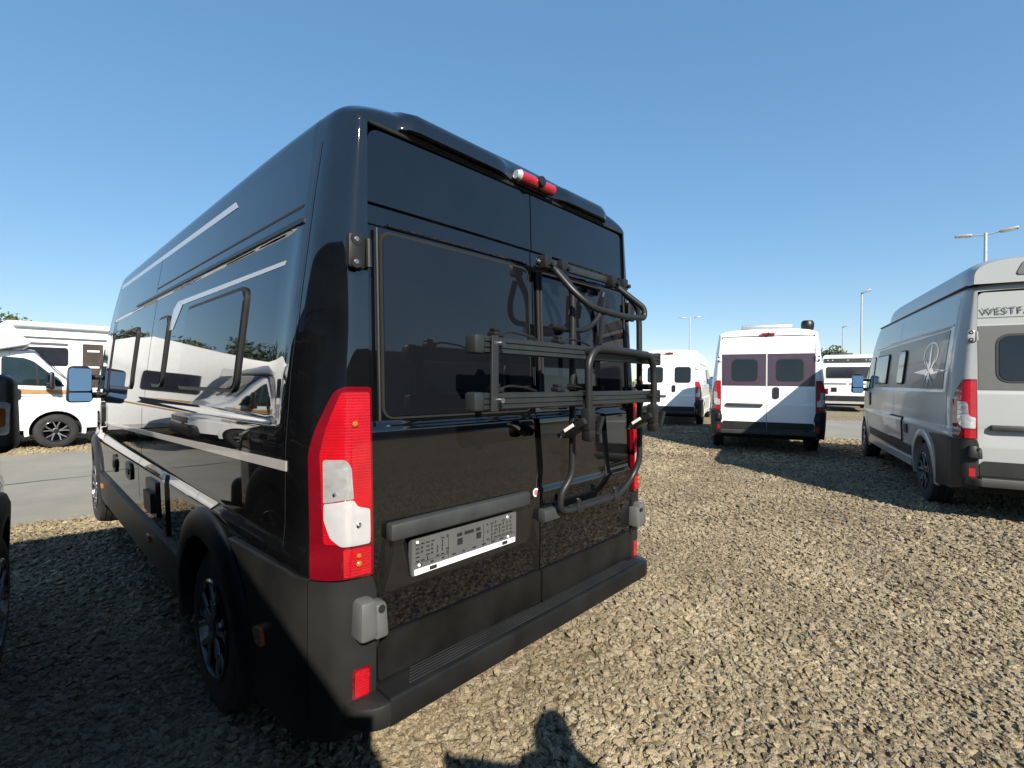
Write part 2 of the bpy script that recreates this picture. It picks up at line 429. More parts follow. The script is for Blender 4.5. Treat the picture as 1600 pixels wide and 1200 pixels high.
def arc_flare(parent, side, wy, m, r0=.40, r1=.53, prot=.035, a0=-12, a1=192):
    V = []; F = []; n = 36
    prof = [(r0, -.06), (r0+.005, prot*.9), (r0+.03, prot), (r1-.05, prot*.95), (r1-.012, prot*.55), (r1, .004), (r1, -.02)]
    for i in range(n+1):
        a = R(a0+(a1-a0)*i/n)
        for r, o in prof:
            y, z = wy+r*math.cos(a), .37+r*math.sin(a)
            V.append((side*(hwv(y, max(.3, z))+o), y, z))
    k = len(prof)
    for i in range(n):
        for j in range(k-1): F.append((i*k+j, i*k+j+1, (i+1)*k+j+1, (i+1)*k+j))
    mb = MB(); mb.add(V, F); return mk('wheel_arch_flare', mb, m, parent)

def P_(name, poly, mp, m, parent, off=.004, base=-.01, nz=8, nu=8, rows=(), label=None, sharp=30):
    mb = MB(); mb.add(*panel(poly, mp, off, base, nz, nu, rows)); return mk(name, mb, m, parent, label=label, sharp=sharp)
def outline(poly, w):
    """grow a polygon by w about its edges (simple offset)"""
    out = []; N = len(poly); A = sum(poly[i][0]*poly[(i+1) % N][1]-poly[(i+1) % N][0]*poly[i][1] for i in range(N)); sg = 1 if A > 0 else -1
    for i in range(N):
        a, b, c = Vector(poly[i-1]), Vector(poly[i]), Vector(poly[(i+1) % N])
        d = (c-a); d = d.normalized() if d.length > 1e-9 else Vector((1, 0)); out.append((b.x+d.y*w*sg, b.y-d.x*w*sg))
    return out
def window(parent, poly, mp, name='window', frame=.018, glass='glass', off=.012, mframe='rubber', nu=10, base=-.01):
    fr = P_(name, outline(poly, frame), mp, mframe, parent, off=off, base=base, nu=nu)
    P_('pane', poly, mp, glass, fr, off=off+.004, base=off-.004, nu=nu)
    return fr
def seam(parent, pts, mp, w=.006, m='void', name='door_seam'):
    mb = MB(); V = []; n = 0
    for (a, b), (c, d) in zip(pts[:-1], pts[1:]):
        L = math.hypot(c-a, d-b); k = max(1, int(L/.06)); ux, uy = (c-a)/L, (d-b)/L
        for i in range(k):
            q = []
            for t in (i/k, (i+1)/k):
                for s in (-1, 1): q.append(mp(a+(c-a)*t-uy*s*w/2, b+(d-b)*t+ux*s*w/2, .0012))
            mb.add(q, [(0, 1, 3, 2)])
    return mk(name, mb, m, parent)
def fontmesh(txt, size, depth=.002, shear=0, spacing=1.0):
    cu = bpy.data.curves.new('lettering', 'FONT'); cu.body = txt; cu.size = size; cu.extrude = depth; cu.shear = shear; cu.space_character = spacing; cu.offset = -.0012
    o = bpy.data.objects.new('lettering', cu); col.objects.link(o)
    dg = bpy.context.evaluated_depsgraph_get(); dg.update()
    me = bpy.data.meshes.new_from_object(o.evaluated_get(dg)); bpy.data.objects.remove(o); bpy.data.curves.remove(cu)
    return me

# tail lamp in corner coordinates (s from the door edge outwards, z)
def tail_lamp(parent, side, lod=0):
    mp = cmap(side)
    red = rpoly([(.001, .852), (.185, .858), (.188, 1.25), (.165, 1.32), (.095, 1.452), (.001, 1.452)], [.012, .02, .04, .05, .03, .012])
    t = P_('tail_lamp', red, mp, 'dark_red_lens', parent, off=.020, base=-.01, nz=26, nu=22)
    P_('red_lens', rpoly([(.008, .965), (.140, .965), (.150, 1.24), (.130, 1.315), (.085, 1.436), (.008, 1.436)], .012), mp, 'red_lens', t, off=.023, base=.01, nz=18, nu=14)
    P_('red_lens', rpoly([(.010, .862), (.088, .862), (.088, .948), (.010, .948)], .006), mp, 'red_lens', t, off=.023, base=.01, nz=4, nu=8)
    P_('clear_lens', rpoly([(.014, .958), (.092, .958), (.118, .985), (.137, 1.04), (.137, 1.090), (.062, 1.100), (.052, 1.078), (.014, 1.066)], .008), mp, 'clear_lens', t, off=.026, base=.01, nz=12, nu=12)
    P_('upper_lens', rpoly([(.062, 1.103), (.137, 1.093), (.137, 1.226), (.078, 1.226), (.066, 1.20)], [.004, .004, .01, .012, .01]), mp, 'grey_lens', t, off=.0265, base=.01, nz=10, nu=10)
    if not lod:
        for (s, z, r) in ((.055, 1.335, .010), (.105, 1.12, .007), (.05, 1.02, .009), (.05, .925, .008), (.05, .90, .010)):
            p = Vector(mp(s, z, .028)); mb = MB(); mb.lathe([(-.004, .0001), (-.004, r*.5), (0, r), (.004, r)], axis='y', c=p, n=12)
            mk('bulb', mb, 'chrome' if z > 1.0 and z < 1.2 else 'orange_lens', t)
    return t

def hinge(parent, side, z, m='plastic_light', x=None):
    mb = MB(); yb = y0(z)
    mb.box((side*.868, yb-.006, z), (.062, .03, .112), bev=.012)
    h = mk('hinge', mb, m, parent)
    b = MB(); b.tube([(side*.826, yb-.018, z-.045), (side*.829, yb-.018, z+.045)], .010, 10); mk('hinge_barrel', b, m, h)
    for dz in (-.036, .036):
        s = MB(); s.lathe([(-.0245, .0001), (-.0245, .007), (-.023, .0085), (-.018, .0085)], axis='y', c=(side*.872, yb, z+dz), n=14); mk('bolt', s, 'alloy', h)
        s = MB(); s.lathe([(-.0222, .0001), (-.0226, .019), (-.018, .021)], axis='y', c=(side*.872, yb, z+dz), n=16); mk('bolt_recess', s, 'void', h)
    return h
def low_hinge(parent, side, m='plastic_light'):
    mb = MB(); z = .728
    mb.box((side*.862, -.02, z), (.066, .09, .122), bev=.014, taper=(.85, .8)); mb.box((side*.820, -.026, z-.012), (.052, .075, .110), bev=.012, taper=(.8, .8))
    h = mk('lower_hinge', mb, m, parent)
    s = MB(); s.lathe([(-.0695, .0001), (-.0695, .011), (-.066, .012)], axis='y', c=(side*.826, 0, z+.032), n=12); mk('bolt_recess', s, 'void', h)
    return h

def mirror(parent, side, y=5.0, z=1.40, m='rackplastic', glass='mirror'):
    x = side*(hwv(y, z)+.155)
    mb = MB(); mb.box((x, y, z+.01), (.205, .10, .365), bev=.045, seg=4, taper=(.86, .9))
    o = mk('door_mirror', mb, m, parent)
    a = MB(); a.box((side*(hwv(y, z)+.02), y+.02, z-.1), (.14, .06, .06), bev=.02); mk('mirror_arm', a, m, o)
    a = MB(); a.box((side*(hwv(y, z)+.02), y+.02, z+.08), (.12, .05, .05), bev=.02); mk('mirror_arm', a, m, o)
    def fl(a_, b_, off): return (x+a_, y-.066-off+side*.12*a_+.15*(b_-.03), z+b_)
    P_('mirror_glass', rrect(-.083, -.055, .083, .165, .025), fl, 'mirror', o, off=.0035, base=-.03)
    P_('mirror_glass', rrect(-.083, -.155, .083, -.072, .02), fl, 'mirror', o, off=.0035, base=-.03)
    # side repeater on the front
    def ff(a_, b_, off): return (x+a_, y+.05+off, z+b_)
    P_('repeater_lamp', rrect(-.07, -.12, .07, -.07, .012), ff, 'orange_lens', o, off=.003, base=-.01)
    return o
def mirror_folded(parent, side, y=4.80, z=1.31, m='rackplastic'):
    x = side*(hwv(y, z)+.055); mb = MB(); mb.box((x, y, z), (.10, .23, .35), bev=.045, seg=4, taper=(.8, .85)); o = mk('door_mirror', mb, m, parent)
    def fb(a, b, off): return (x+a*side, y-.115-off, z+b)
    P_('lamp_bezel', rrect(-.042, -.09, .036, .055, .018), fb, 'clear_lens', o, off=.006, base=-.03)
    P_('repeater_lamp', rrect(-.034, -.055, .026, .028, .014), fb, 'orange_lens', o, off=.010, base=-.01)
    a = MB(); a.box((side*(hwv(y, z)+.01), y+.10, z-.08), (.09, .10, .08), bev=.02); mk('mirror_arm', a, m, o)
    return o
MT['mirror'] = mat('mirror_glass', (.42, .45, .46), .02, metal=1, noise=.02)

def van_front(root, paint, side_glass='glass_teal', fold=0):
    """windscreen, cab windows, lamps and nose of the van"""
    def wmap(x, y, off):
        H = topH(y); T = H-.16; X = hwv(y, T); k = min(1, abs(x)/X)
        return (x, y+off*.6, T+(H-T)*(1-k**NP)**(1/NP)+off*.8)
    P_('windscreen', rpoly([(-.74, 4.56), (.74, 4.56), (.86, 5.24), (-.86, 5.24)], [.08]*4), wmap, side_glass, root, off=.008, base=-.01, nz=20, nu=24)
    w = MB()
    for s in (-.3, .35): w.tube([(s, 5.29, topH(5.29)+.01), (s+.45, 4.95, topH(4.95)+.018)], .008, 6)
    mk('wiper', w, 'rubber', root)
    for s in (-1, 1):
        mp = smap(s); folded = fold == s
        dw = window(root, rpoly([(4.30, 1.34), (5.20, 1.30), (5.12, 1.40), (4.74, 1.80), (4.60, 1.86), (4.30, 1.88)], [.04, .02, .05, .08, .03, .05]), mp, 'cab_window', frame=.012, glass=side_glass, off=.006)
        P_('window_divider', [(4.795, 1.315), (4.825, 1.315), (4.795, 1.75), (4.765, 1.755)], mp, 'rubber', dw, off=.014, base=0, nz=4, nu=2)
        seam(root, [(4.40, .62), (4.40, 2.0)], mp); seam(root, [(5.28, 1.26), (5.30, .95), (5.24, .84)], mp)
        P_('door_handle', rpoly([(4.44, 1.02), (4.56, 1.02), (4.56, 1.25), (4.44, 1.25)], .055), mp, 'rackplastic', root, off=.018, base=-.01)
        def hm(a, z, off, s=s): 
            t = a; y = 5.60+.34*t; 
            return (s*(hwv(y, z)+off*.7), y+off*.7, z)
        P_('headlamp', rpoly([(.0, 1.12), (1.0, .84), (1.12, .90), (.75, 1.09)], .02), hm, 'clear_lens', root, off=.012, base=-.02)
        mirror_folded(root, s) if folded else mirror(root, s)
    g = MB(); g.box((0, 5.99, .80), (1.25, .10, .22), bev=.04); mk('grille', g, 'rackplastic', root)
    g = MB(); g.box((0, 5.97, .48), (1.72, .20, .36), bev=.07, seg=3); mk('front_bumper', g, 'plastic', root)
    g = MB(); g.box((0, 6.05, .66), (.52, .012, .11), bev=.004); mk('number_plate', g, 'white_plastic', root)

def underbody(root, y1=5.75):
    mb = MB(); mb.box((0, y1/2+.1, .40), (1.62, y1-.2, .22), bev=.03); 
    o = mk('underbody', mb, 'void', root)
    for s in (-1, 1):
        for wy in (1.05, 5.085):
            V = []; F = []; n = 20
            for i in range(n+1):
                a = R(-8+196*i/n)
                for xx in (.98, .62): V.append((s*xx, wy+.428*math.cos(a), .37+.428*math.sin(a)))
            for i in range(n): F.append((2*i, 2*i+1, 2*i+3, 2*i+2))
            m = MB(); m.add(V, F); mk('wheel_well', m, 'void', root, fix=False)
    ax = MB(); ax.tube([(-.8, 1.05, .33), (.8, 1.05, .33)], .05); mk('rear_axle', ax, 'void', root)
    return o

def rear_end(root, paint, hero=False, clad='plastic', window_style='full', band=None, step=True, glass='glass'):
    """doors, lamps, hinges, bumper of the tail; returns the two doors"""
    rows = [1.305, 1.312, 1.32, 1.328, 1.335, 1.99, 1.995, 2.0, 2.062, 2.066, 2.07, .978, .985, .993, 1.0, 1.008, .745, .755, .765, .775, .955, .958, .962]
    doors = []
    for s in (-1, 1):
        xo = .819; xi = .0035
        poly = rpoly([(s*xi, .49), (s*xo, .49), (s*(xo+.002), 1.5), (s*(xo-.010), 2.322), (s*xi, 2.322)], [.004, .03, 0, .05, .004])
        d = P_('rear_door', poly, rmap, paint, root, off=0, base=-.035, nz=30, nu=40 if (hero and s < 0) else 14, rows=rows, sharp=25)
        doors.append(d)
        P_('door_cladding', rpoly([(s*.006, .495), (s*.80, .495), (s*.806, .60), (s*.775, .637), (s*.006, .637)], .008), rmap, 'plastic_dimmed' if hero else clad, d, off=.012, base=-.01, nz=6, nu=10)
        for z in (1.885,): hinge(root, s, z, 'plastic' if hero else paint)
        low_hinge(root, s, 'plastic_grey' if hero else clad)
        t = tail_lamp(root, s, 0 if hero else 1)
        mp = cmap(s)
        # lower corner of the bumper
        cp = rpoly([(-.012, .36), (.190, .34), (.190, .850), (.165, .850), (.085, .845), (.004, .850), (-.012, .80)], [.01, .01, .006, .01, .01, .01, .02])
        c = P_('bumper_corner', cp, mp, clad, root, off=.016, base=-.02, nz=18, nu=24)
        P_('side_cladding', rpoly([(.194, .33), (.66, .30), (.60, .56), (.63, .70), (.73, .80), (.83, .846), (.30, .868), (.194, .850)], [.004, .01, .0, .0, .0, .0, .04, .004]), mp, clad, root, off=.014, base=-.02, nz=16, nu=14)
        lip = MB(); L = [(s*.800, .06), (s*.800, -.100)]+[(s*(.815+.10*math.sin(R(q))), -.100*math.cos(R(q))-.0+.03*(1-math.cos(R(q)))) for q in range(0, 95, 10)]+[(s*.90, .06)]
        lip.prism(L, .398, .474, axis='z', bev=.018); lip.v = [(x, y, z-.10*max(0, s*x-.83)*(z > .45)) for x, y, z in lip.v]; mk('bumper_lip', lip, clad, c)
        P_('fog_lamp', rrect(.012, .478, .056, .560, .008), mp, 'red_lens', c, off=.020, base=.0, nz=3, nu=3)
        mk('lamp_rim', MB().add(*panel(rrect(.006, .471, .062, .567, .01), mp, .0175, 0, 4, 4)), 'dark_red_lens', c)
    # step
    st = MB(); prof = [(-.10, .398), (-.10, .470), (-.094, .480), (-.085, .484), (.02, .488), (.02, .40), (-.06, .39)]
    V = []; F = []
    for x in (-.812, .812):
        V += [(x, y, z) for y, z in prof]
    n = len(prof); F = [tuple(range(n)), tuple(range(2*n-1, n-1, -1))]+[(i, (i+1) % n, n+(i+1) % n, n+i) for i in range(n)]
    st.add(V, F); stp = mk('rear_step', st, 'plastic_dimmed' if hero else clad, root)
    if hero:
        for i in range(6):
            r = MB(); y = -.078+.0135*i; r.box((.02, y, .4885-.0003*i), (1.50-.02*i, .005, .007), bev=.0015, seg=1); mk('step_rib', r, 'plastic', stp)
    # brake lamp housing
    b = MB()
    ex = Vector((.012, y0(2.37)-.028, 2.372))
    b.tube([ex+Vector((-.115, 0, 0)), ex+Vector((.118, 0, 0))], .025, 14); bl = mk('brake_lamp', b, 'red_lens', root)
    e = MB(); e.tube([ex+Vector((-.132, .002, 0)), ex+Vector((-.111, 0, 0))], .026, 14, rs=[.018, .0265]); mk('lamp_end', e, 'clear_lens', bl)
    c = MB(); c.lathe([(-.036, .0001), (-.036, .014), (-.034, .022), (-.01, .027), (.0, .032)], axis='y', c=ex+Vector((.01, 0, .004)), n=18); mk('reversing_camera', c, 'rackplastic', bl)
    return doors

# ------------------------------------------------------------------ the black camper van in the middle
bv = thing('camper_van', 'glossy black high-roof camper van with a folded bike rack on its right rear door', 'camper van', (0, 0, 0))
body = mk('body', get_shell(), 'black_paint', bv, sharp=28)
underbody(bv)
ins = MB(); ins.box((0, .17, 1.42), (1.60, .02, 1.78)); mk('door_backing', ins, 'void', bv)
dl, dr = rear_end(bv, 'door_paint', hero=True)
van_front(bv, 'black_paint', 'glass')
for wy in (1.05, 5.085):
    for s in (-1, 1): wheel(bv, s*.885, wy, s)
for s in (-1, 1):
    arc_flare(bv, s, 1.05, 'plastic'); arc_flare(bv, s, 5.085, 'plastic')
    mp = smap(s)
    P_('sill_cladding', rpoly([(1.60, .34), (4.56, .34), (4.56, .60), (1.56, .56)], .012), mp, 'plastic', bv, off=.020, base=-.05, nz=6, nu=30)
    P_('side_cladding', rpoly([(.55, .33), (.72, .33), (.60, .56), (.90, .845), (.55, .850)], .006), mp, 'plastic', bv, off=.017, base=-.03, nz=10, nu=8) if 0 else None
    for yy in (4.30, 2.25): P_('side_marker', rrect(yy-.045, .475, yy+.045, .515, .008), mp, 'orange_lens', bv, off=.032, base=.0, nz=3, nu=3)
    P_('side_marker', rpoly([(.355, .555), (.43, .545), (.44, .60), (.37, .615)], .008), mp, 'orange_lens', bv, off=.026, base=.0, nz=3, nu=3)
    # panel joints
    seam(bv, [(.235, 1.25), (.235, 2.30)], mp, .005, name='panel_joint'); seam(bv, [(2.62, .66), (2.62, 2.31)], mp, .007, name='panel_joint')
    seam(bv, [(.30, 2.082), (2.62, 2.082)], mp, .010, name='panel_joint'); seam(bv, [(.235, .93), (.235, 1.25)], mp, .004, name='panel_joint')
    # sliding-door rail
    tr = P_('rail_trim', rpoly([(.285, 2.016), (3.3, 2.026), (3.3, 2.040), (.285, 2.034)], .003), mp, 'rackplastic', bv, off=.007, base=-.01, nz=2, nu=50)
    # decals
    P_('decal_stripe', [(1.07, 2.268), (4.3, 2.298), (4.3, 2.330), (1.12, 2.305)], mp, 'stripe', bv, off=.0025, base=-.002, nz=2, nu=50)
    P_('decal_stripe', [(.23, 1.172), (4.35, 1.05), (4.35, 1.078), (.23, 1.206)], mp, 'stripe', bv, off=.0025, base=-.002, nz=3, nu=60)
    P_('decal_stripe', [(.42, 1.890), (1.86, 1.896), (1.985, 1.927), (.41, 1.906)], mp, 'stripe', bv, off=.0025, base=-.002, nz=2, nu=24)
    P_('decal_stripe', [(2.02, 1.763), (2.12, 1.763), (2.07, 1.89), (1.99, 1.926), (1.87, 1.897)], mp, 'stripe', bv, off=.0025, base=-.002, nz=6, nu=4)
    # habitation windows
    window(bv, rrect(.79, 1.435, 1.69, 1.845, .05), mp, 'side_window', off=.010, nu=14)
    window(bv, rrect(3.12, 1.41, 4.12, 1.845, .05), mp, 'side_window', off=.010, nu=14)
    window(bv, rrect(2.13, 1.44, 2.40, 1.845, .06), mp, 'side_window', off=.010)
# service ports on the left flank
mpL = smap(-1)
for (yy, z0, z1, w) in ((3.60, .715, .86, .06), (2.95, .755, .875, .10)):
    p = P_('service_port', rrect(yy-w, z0, yy+w, z1, .05), mpL, 'rackplastic', bv, off=.012, base=-.01)
    P_('port_cap', rrect(yy-w*.55, z0+.035, yy+w*.55, z1-.045, .03), mpL, 'plastic', p, off=.019, base=.0)
p = P_('socket_flap', rrect(2.02, .66, 2.30, .865, .02), mpL, 'rackplastic', bv, off=.015, base=-.01)
P_('socket_lid', rrect(2.06, .68, 2.26, .80, .012), mpL, 'plastic', p, off=.035, base=.01)
P_('corner_post', rpoly([(1.80, .60), (1.88, .60), (1.90, .90), (1.84, .94), (1.80, .90)], .01), mpL, 'black_paint', bv, off=.012, base=-.01)
# rear door windows
for s, d in ((-1, dl), (1, dr)):
    wp = rrect(min(s*.035, s*.762), 1.352, max(s*.035, s*.762), 1.972, .035)
    window(d, wp, rmap, 'rear_window', frame=.010, off=.0035, nu=12, mframe='void')
    mb = MB(); mb.tube([(s*.790, y0(1.34)-.006, 1.34), (s*.790, y0(1.98)-.004, 1.98)], .006, 8); mk('seal_strip', mb, 'rubber', d)
    mb = MB(); mb.tube([(s*.03, y0(2.0)+.002, 2.003), (s*.74, y0(2.0)+.008, 2.003)], .006, 8); mk('trim_strip', mb, 'black_paint', d)
for x in (.028, .050):
    mb = MB(); mb.tube([(x, y0(1.36)-.008, 1.36), (x, y0(1.98)-.008, 1.98)], .007, 8); mk('centre_strip', mb, 'rubber', dr)
mb = MB(); mb.box((-.012, -.022, 1.16), (.028, .02, .18), bev=.008); mk('door_handle', mb, 'black_paint', dr) if 0 else None
# plate bar, plate holder
mb = MB(); mb.box((-.428, -.014, .974), (.688, .042, .058), bev=.010, seg=2); mk('plate_handle_bar', mb, 'plastic_light', dl)
ph = MB(); PX0, PX1, PZ0, PZ1 = -.672, -.145, .795, .922
yP = .010
def pmap(x, z, off): return (x, yP-off-.004, z)
holder = P_('number_plate_holder', rrect(PX0, PZ0, PX1, PZ1, .008), pmap, 'plastic_grey', dl, off=.010, base=-.01, nz=4, nu=4)
P_('chrome_strip', rrect(PX0+.010, PZ0+.002, PX1-.008, PZ0+.022, .003), pmap, 'white_plastic', holder, off=.0125, base=0, nz=2, nu=4)
sl = MB()
rs = random.Random(4)
def slot(x, z, w, h):
    sl.add(*panel([(x, z), (x+w, z), (x+w, z+h), (x, z+h)], pmap, .0106, .005, 1, 1))
for base in (0, 1):
    for i in range(7):
        for j in range(5):
            x = (PX0+.016+i*.022) if not base else (PX1-.172+i*.022); z = PZ0+.046+j*.0145
            k = rs.random()
            if k < .42: slot(x, z, .015, .0045)
            elif k < .75: slot(x+.004, z-.002, .0045, .0125)
            elif k < .85: slot(x, z, .008, .007)
xm = (PX0+PX1)/2
slot(xm-.062, PZ1-.034, .026, .013); slot(xm-.025, PZ1-.034, .048, .013); slot(xm+.034, PZ1-.034, .024, .013); slot(xm-.06, PZ1-.066, .026, .024); slot(xm+.036, PZ1-.064, .025, .024)
for i in range(9): slot(PX0+.03+i*.05, PZ0+.030, .010+.012*rs.random(), .006)
for x0_ in (PX0+.16, PX1-.19): slot(x0_, PZ0+.028, .002, .085)
slot(PX0+.01, PZ0+.0415, .15, .0015); slot(PX1-.17, PZ0+.0415, .16, .0015)
mk('plate_slot', sl, 'void', holder)
for (x, z) in ((PX0+.022, PZ1-.012), (PX1-.055, PZ1-.012), (PX0+.03, PZ0+.034), (PX1-.05, PZ0+.032)):
    mb = MB(); mb.lathe([(yP-.018, .0001), (yP-.017, .005), (yP-.012, .006)], axis='y', c=(x, 0, z), n=12); mk('plate_screw', mb, 'white_plastic', holder)
tm = fontmesh('www.   .de', .012, .0002); tm.transform(Matrix.Translation((xm-.03, yP-.0168, PZ0+.008)) @ Matrix.Rotation(R(90), 4, 'X')); mk('strip_lettering', tm, 'rail', holder, fix=False) if 0 else None
for x in (PX0+.09, PX1-.07):
    P_('strip_badge', rrect(x-.016, PZ0+.005, x+.016, PZ0+.019, .003), pmap, 'rail', holder, off=.0132, base=.01, nz=1, nu=1)
# round sticker
mb = MB(); q = rmap(-.024, .984, 0); mb.lathe([(-.0015, .0001), (-.0015, .019), (0, .019)], axis='y', c=q, n=24); stk = mk('round_sticker', mb, 'sticker_white', dl)
mb = MB(); mb.lathe([(-.0024, .0001), (-.0024, .012), (-.001, .012)], axis='y', c=q, n=20); mk('sticker_print', mb, 'sticker_red', stk)
# roof end cap with visor
mb = MB(); V = []; F = []; nx = 40
prof = [(.16, 2.485, 0), (.06, 2.448, 0), (.012, 2.418, 0), (-.004, 2.388, 0), (-.004, 2.352, 0), (.035, 2.345, 0), (.06, 2.345, 0)]
for i in range(nx+1):
    x = -.735+1.40*i/nx; e = min(1, (.735+x)/.09, (.665-x)/.09); e = sst(0, 1, e)
    sc = 1
    dip = .028*(1-sst(.13, .24, abs(x-.012)))
    for j, (y, z, _) in enumerate(prof):
        zz = 2.345+(z-2.345)*(.35+.65*e); yy = .06+(y-.01-.06)*(.25+.75*e) if y < .06 else y
        if 2 <= j <= 4: yy += dip
        V.append((x, yy+y0(2.345)-.02, zz))
k = len(prof)
for i in range(nx):
    for j in range(k-1): F.append((i*k+j, i*k+j+1, (i+1)*k+j+1, (i+1)*k+j))
F += [tuple(range(k)), tuple(nx*k+j for j in range(k))]
mb.add(V, F); mk('roof_end_cap', mb, 'black_paint', bv, sharp=40)
mb = MB(); mb.tube([(-.805, y0(2.33)+.004, 2.335), (.805, y0(2.33)+.004, 2.335)], .007, 8); mk('header_seal', mb, 'void', bv)
mb = MB(); mb.box((.56, .30, 2.475), (.13, .24, .075), bev=.03, seg=3); mk('roof_vent', mb, 'rackplastic', bv)
mb = MB(); mb.box((-.05, 1.9, 2.52), (.75, .75, .09), bev=.03, seg=3); mk('roof_vent', mb, 'rackplastic', bv)

# ------------------------------------------------------------------ bike rack on the right rear door
rk = thing('bike_rack', 'dark grey tube bike rack folded up against the black rear door', 'bike rack', (.42, -.05, .88))
rk_o = Vector((.42, -.05, .88))
def RK(name, mb, m, parent=None, **k):
    if parent is None:
        mb.v = [tuple(Vector(p)-rk_o) for p in mb.v]; return mk(name, mb, m, rk, **k)
    mb.v = [tuple(Vector(p)-rk_o) for p in mb.v]; return mk(name, mb, m, parent, **k)
mb = MB(); mb.tube([(-.045, -.02, 2.0), (.03, -.075, 1.965), (.112, -.10, 1.90), (.118, -.10, 1.40), (.122, -.10, 1.05), (.066, -.08, .975), (.066, -.075, .90), (.13, -.075, .885), (.57, -.075, .885), (.70, -.08, .965), (.735, -.10, 1.05), (.728, -.10, 1.40), (.716, -.10, 1.80), (.70, -.10, 1.88), (.55, -.075, 1.965), (.53, -.03, 2.0)], .0155, 12, smooth=.10)
RK('main_frame', mb, 'tube')
mb = MB(); mb.tube([(.012, -.085, 1.955), (.04, -.16, 1.86), (.11, -.21, 1.795), (.36, -.215, 1.783), (.585, -.20, 1.80), (.585, -.20, 1.85), (.48, -.11, 1.95)], .0145, 12, smooth=.07); RK('upper_loop', mb, 'tube')
mb = MB(); mb.tube([(.02, -.05, 1.72), (.15, -.05, 1.712), (.30, -.05, 1.725), (.40, -.055, 1.80), (.47, -.03, 1.93)], .013, 10, smooth=.06); RK('stay_loop', mb, 'rackplastic')
bar = MB(); bar.box((.31, -.022, 2.004), (.70, .022, .034), bev=.006); b_ = RK('top_bar', bar, 'rail')
for x in (-.02, .10, .52, .63):
    c = MB(); c.box((x, -.045, 1.995), (.045, .05, .06), bev=.008); c.lathe([(-.085, .0001), (-.085, .010), (-.06, .012)], axis='y', c=(x+.012, 0, 1.985), n=10); RK('clamp', c, 'rackplastic')
for x in (.445,):
    c = MB(); c.box((x, -.05, 1.86), (.06, .05, .08), bev=.01, rot=Matrix.Rotation(R(20), 3, 'Y')); c.tube([(x, -.045, 1.86), (x-.01, -.03, 1.60)], .011, 8); RK('strut_clamp', c, 'rackplastic')
for zc, nm in ((1.600, 0), (1.403, 1)):
    r = MB(); prof = [(-.145, -.028), (-.145, .028), (-.152, .030), (-.185, .030), (-.195, .024), (-.195, .012), (-.190, .010), (-.190, .003), (-.195, .001), (-.195, -.008), (-.190, -.010), (-.190, -.016), (-.195, -.018), (-.195, -.026), (-.188, -.031)]
    V = []; n = len(prof)
    for x in (-.515, .76): V += [(x, y, zc+z) for y, z in prof]
    F = [tuple(range(n)), tuple(range(2*n-1, n-1, -1))]+[(i, (i+1) % n, n+(i+1) % n, n+i) for i in range(n)]
    r.add(V, F); rl = RK('wheel_rail', r, 'rail', sharp=20)
    e = MB(); e.box((-.538, -.17, zc), (.048, .056, .066), bev=.010); RK('end_cap', e, 'rail', rl)
    e = MB(); e.box((.768, -.17, zc), (.02, .056, .066), bev=.006); RK('end_cap', e, 'rackplastic', rl)
    for x in (-.44, -.08):
        st = MB(); st.tube([(x, -.17, zc+.034), (x+.06, -.175, zc+.056), (x+.16, -.175, zc+.048), (x+.22, -.175, zc+.034)], .0045, 6, smooth=.05); RK('strap', st, 'rackplastic', rl)
        st = MB(); st.box((x, -.172, zc+.040), (.05, .04, .018), bev=.004); st.box((x-.005, -.172, zc+.056), (.03, .03, .012), bev=.003); RK('buckle', st, 'rackplastic', rl)
    for x in (-.455, .09, .64):
        st = MB(); st.lathe([(-.225, .0001), (-.225, .010), (-.20, .013), (-.19, .013)], axis='y', c=(x, 0, zc+.004), n=12); RK('screw', st, 'chrome' if x < 0 else 'rackplastic', rl)
u = MB(); u.box((-.480, -.206, 1.500), (.030, .010, .262), bev=.002, seg=1); u.box((-.466, -.200, 1.500), (.004, .022, .262)); RK('upright_bracket', u, 'rail')
mb = MB(); mb.tube([(.075, -.215, 1.265), (.068, -.222, 1.40), (.058, -.225, 1.56), (.11, -.225, 1.620), (.35, -.225, 1.620), (.60, -.225, 1.612), (.648, -.222, 1.55), (.655, -.222, 1.42), (.655, -.215, 1.30)], .0165, 12, smooth=.07); RK('platform_frame', mb, 'tube')
for x in (.075, .655):
    c = MB(); c.box((x, -.215, 1.315), (.052, .05, .10), bev=.012); RK('sleeve', c, 'tube')
    c = MB(); c.box((x-.010, -.165, 1.275), (.075, .14, .034), bev=.008, rot=Matrix.Rotation(R(-32), 3, 'X')); c.box((x+.004, -.215, 1.248), (.05, .05, .055), bev=.014); ca = RK('catch', c, 'rackplastic')
    c = MB(); c.box((x-.050, -.150, 1.276), (.004, .055, .014), rot=Matrix.Rotation(R(-32), 3, 'X')); RK('catch_label', c, 'white_plastic', ca)
    c = MB(); c.tube([(x-.055, -.10, 1.24), (x-.02, -.10, 1.24)], .010, 10); RK('pin', c, 'chrome', ca)
    c = MB(); c.box((x+.055, -.235, 1.285), (.016, .03, .09), bev=.005, rot=Matrix.Rotation(R(25), 3, 'Y')); RK('lever', c, 'rackplastic', ca)
for x in (.12, .73):
    c = MB(); c.box((x, -.135, 1.452), (.055, .10, .03), bev=.006); RK('spacer', c, 'rackplastic')
c = MB(); c.box((.055, -.028, .880), (.13, .05, .052), bev=.008); c.box((0.003, -.02, .880), (.02, .045, .06), bev=.004); RK('lower_bracket', c, 'plastic_light')
for x in (.20, .52):
    c = MB(); c.box((x, -.078, .887), (.05, .042, .042), bev=.01); c.lathe([(.01, .0001), (.03, .012), (.0, .012)], axis='z', c=(x, -.08, .90), n=10); RK('foot_clamp', c, 'tube')
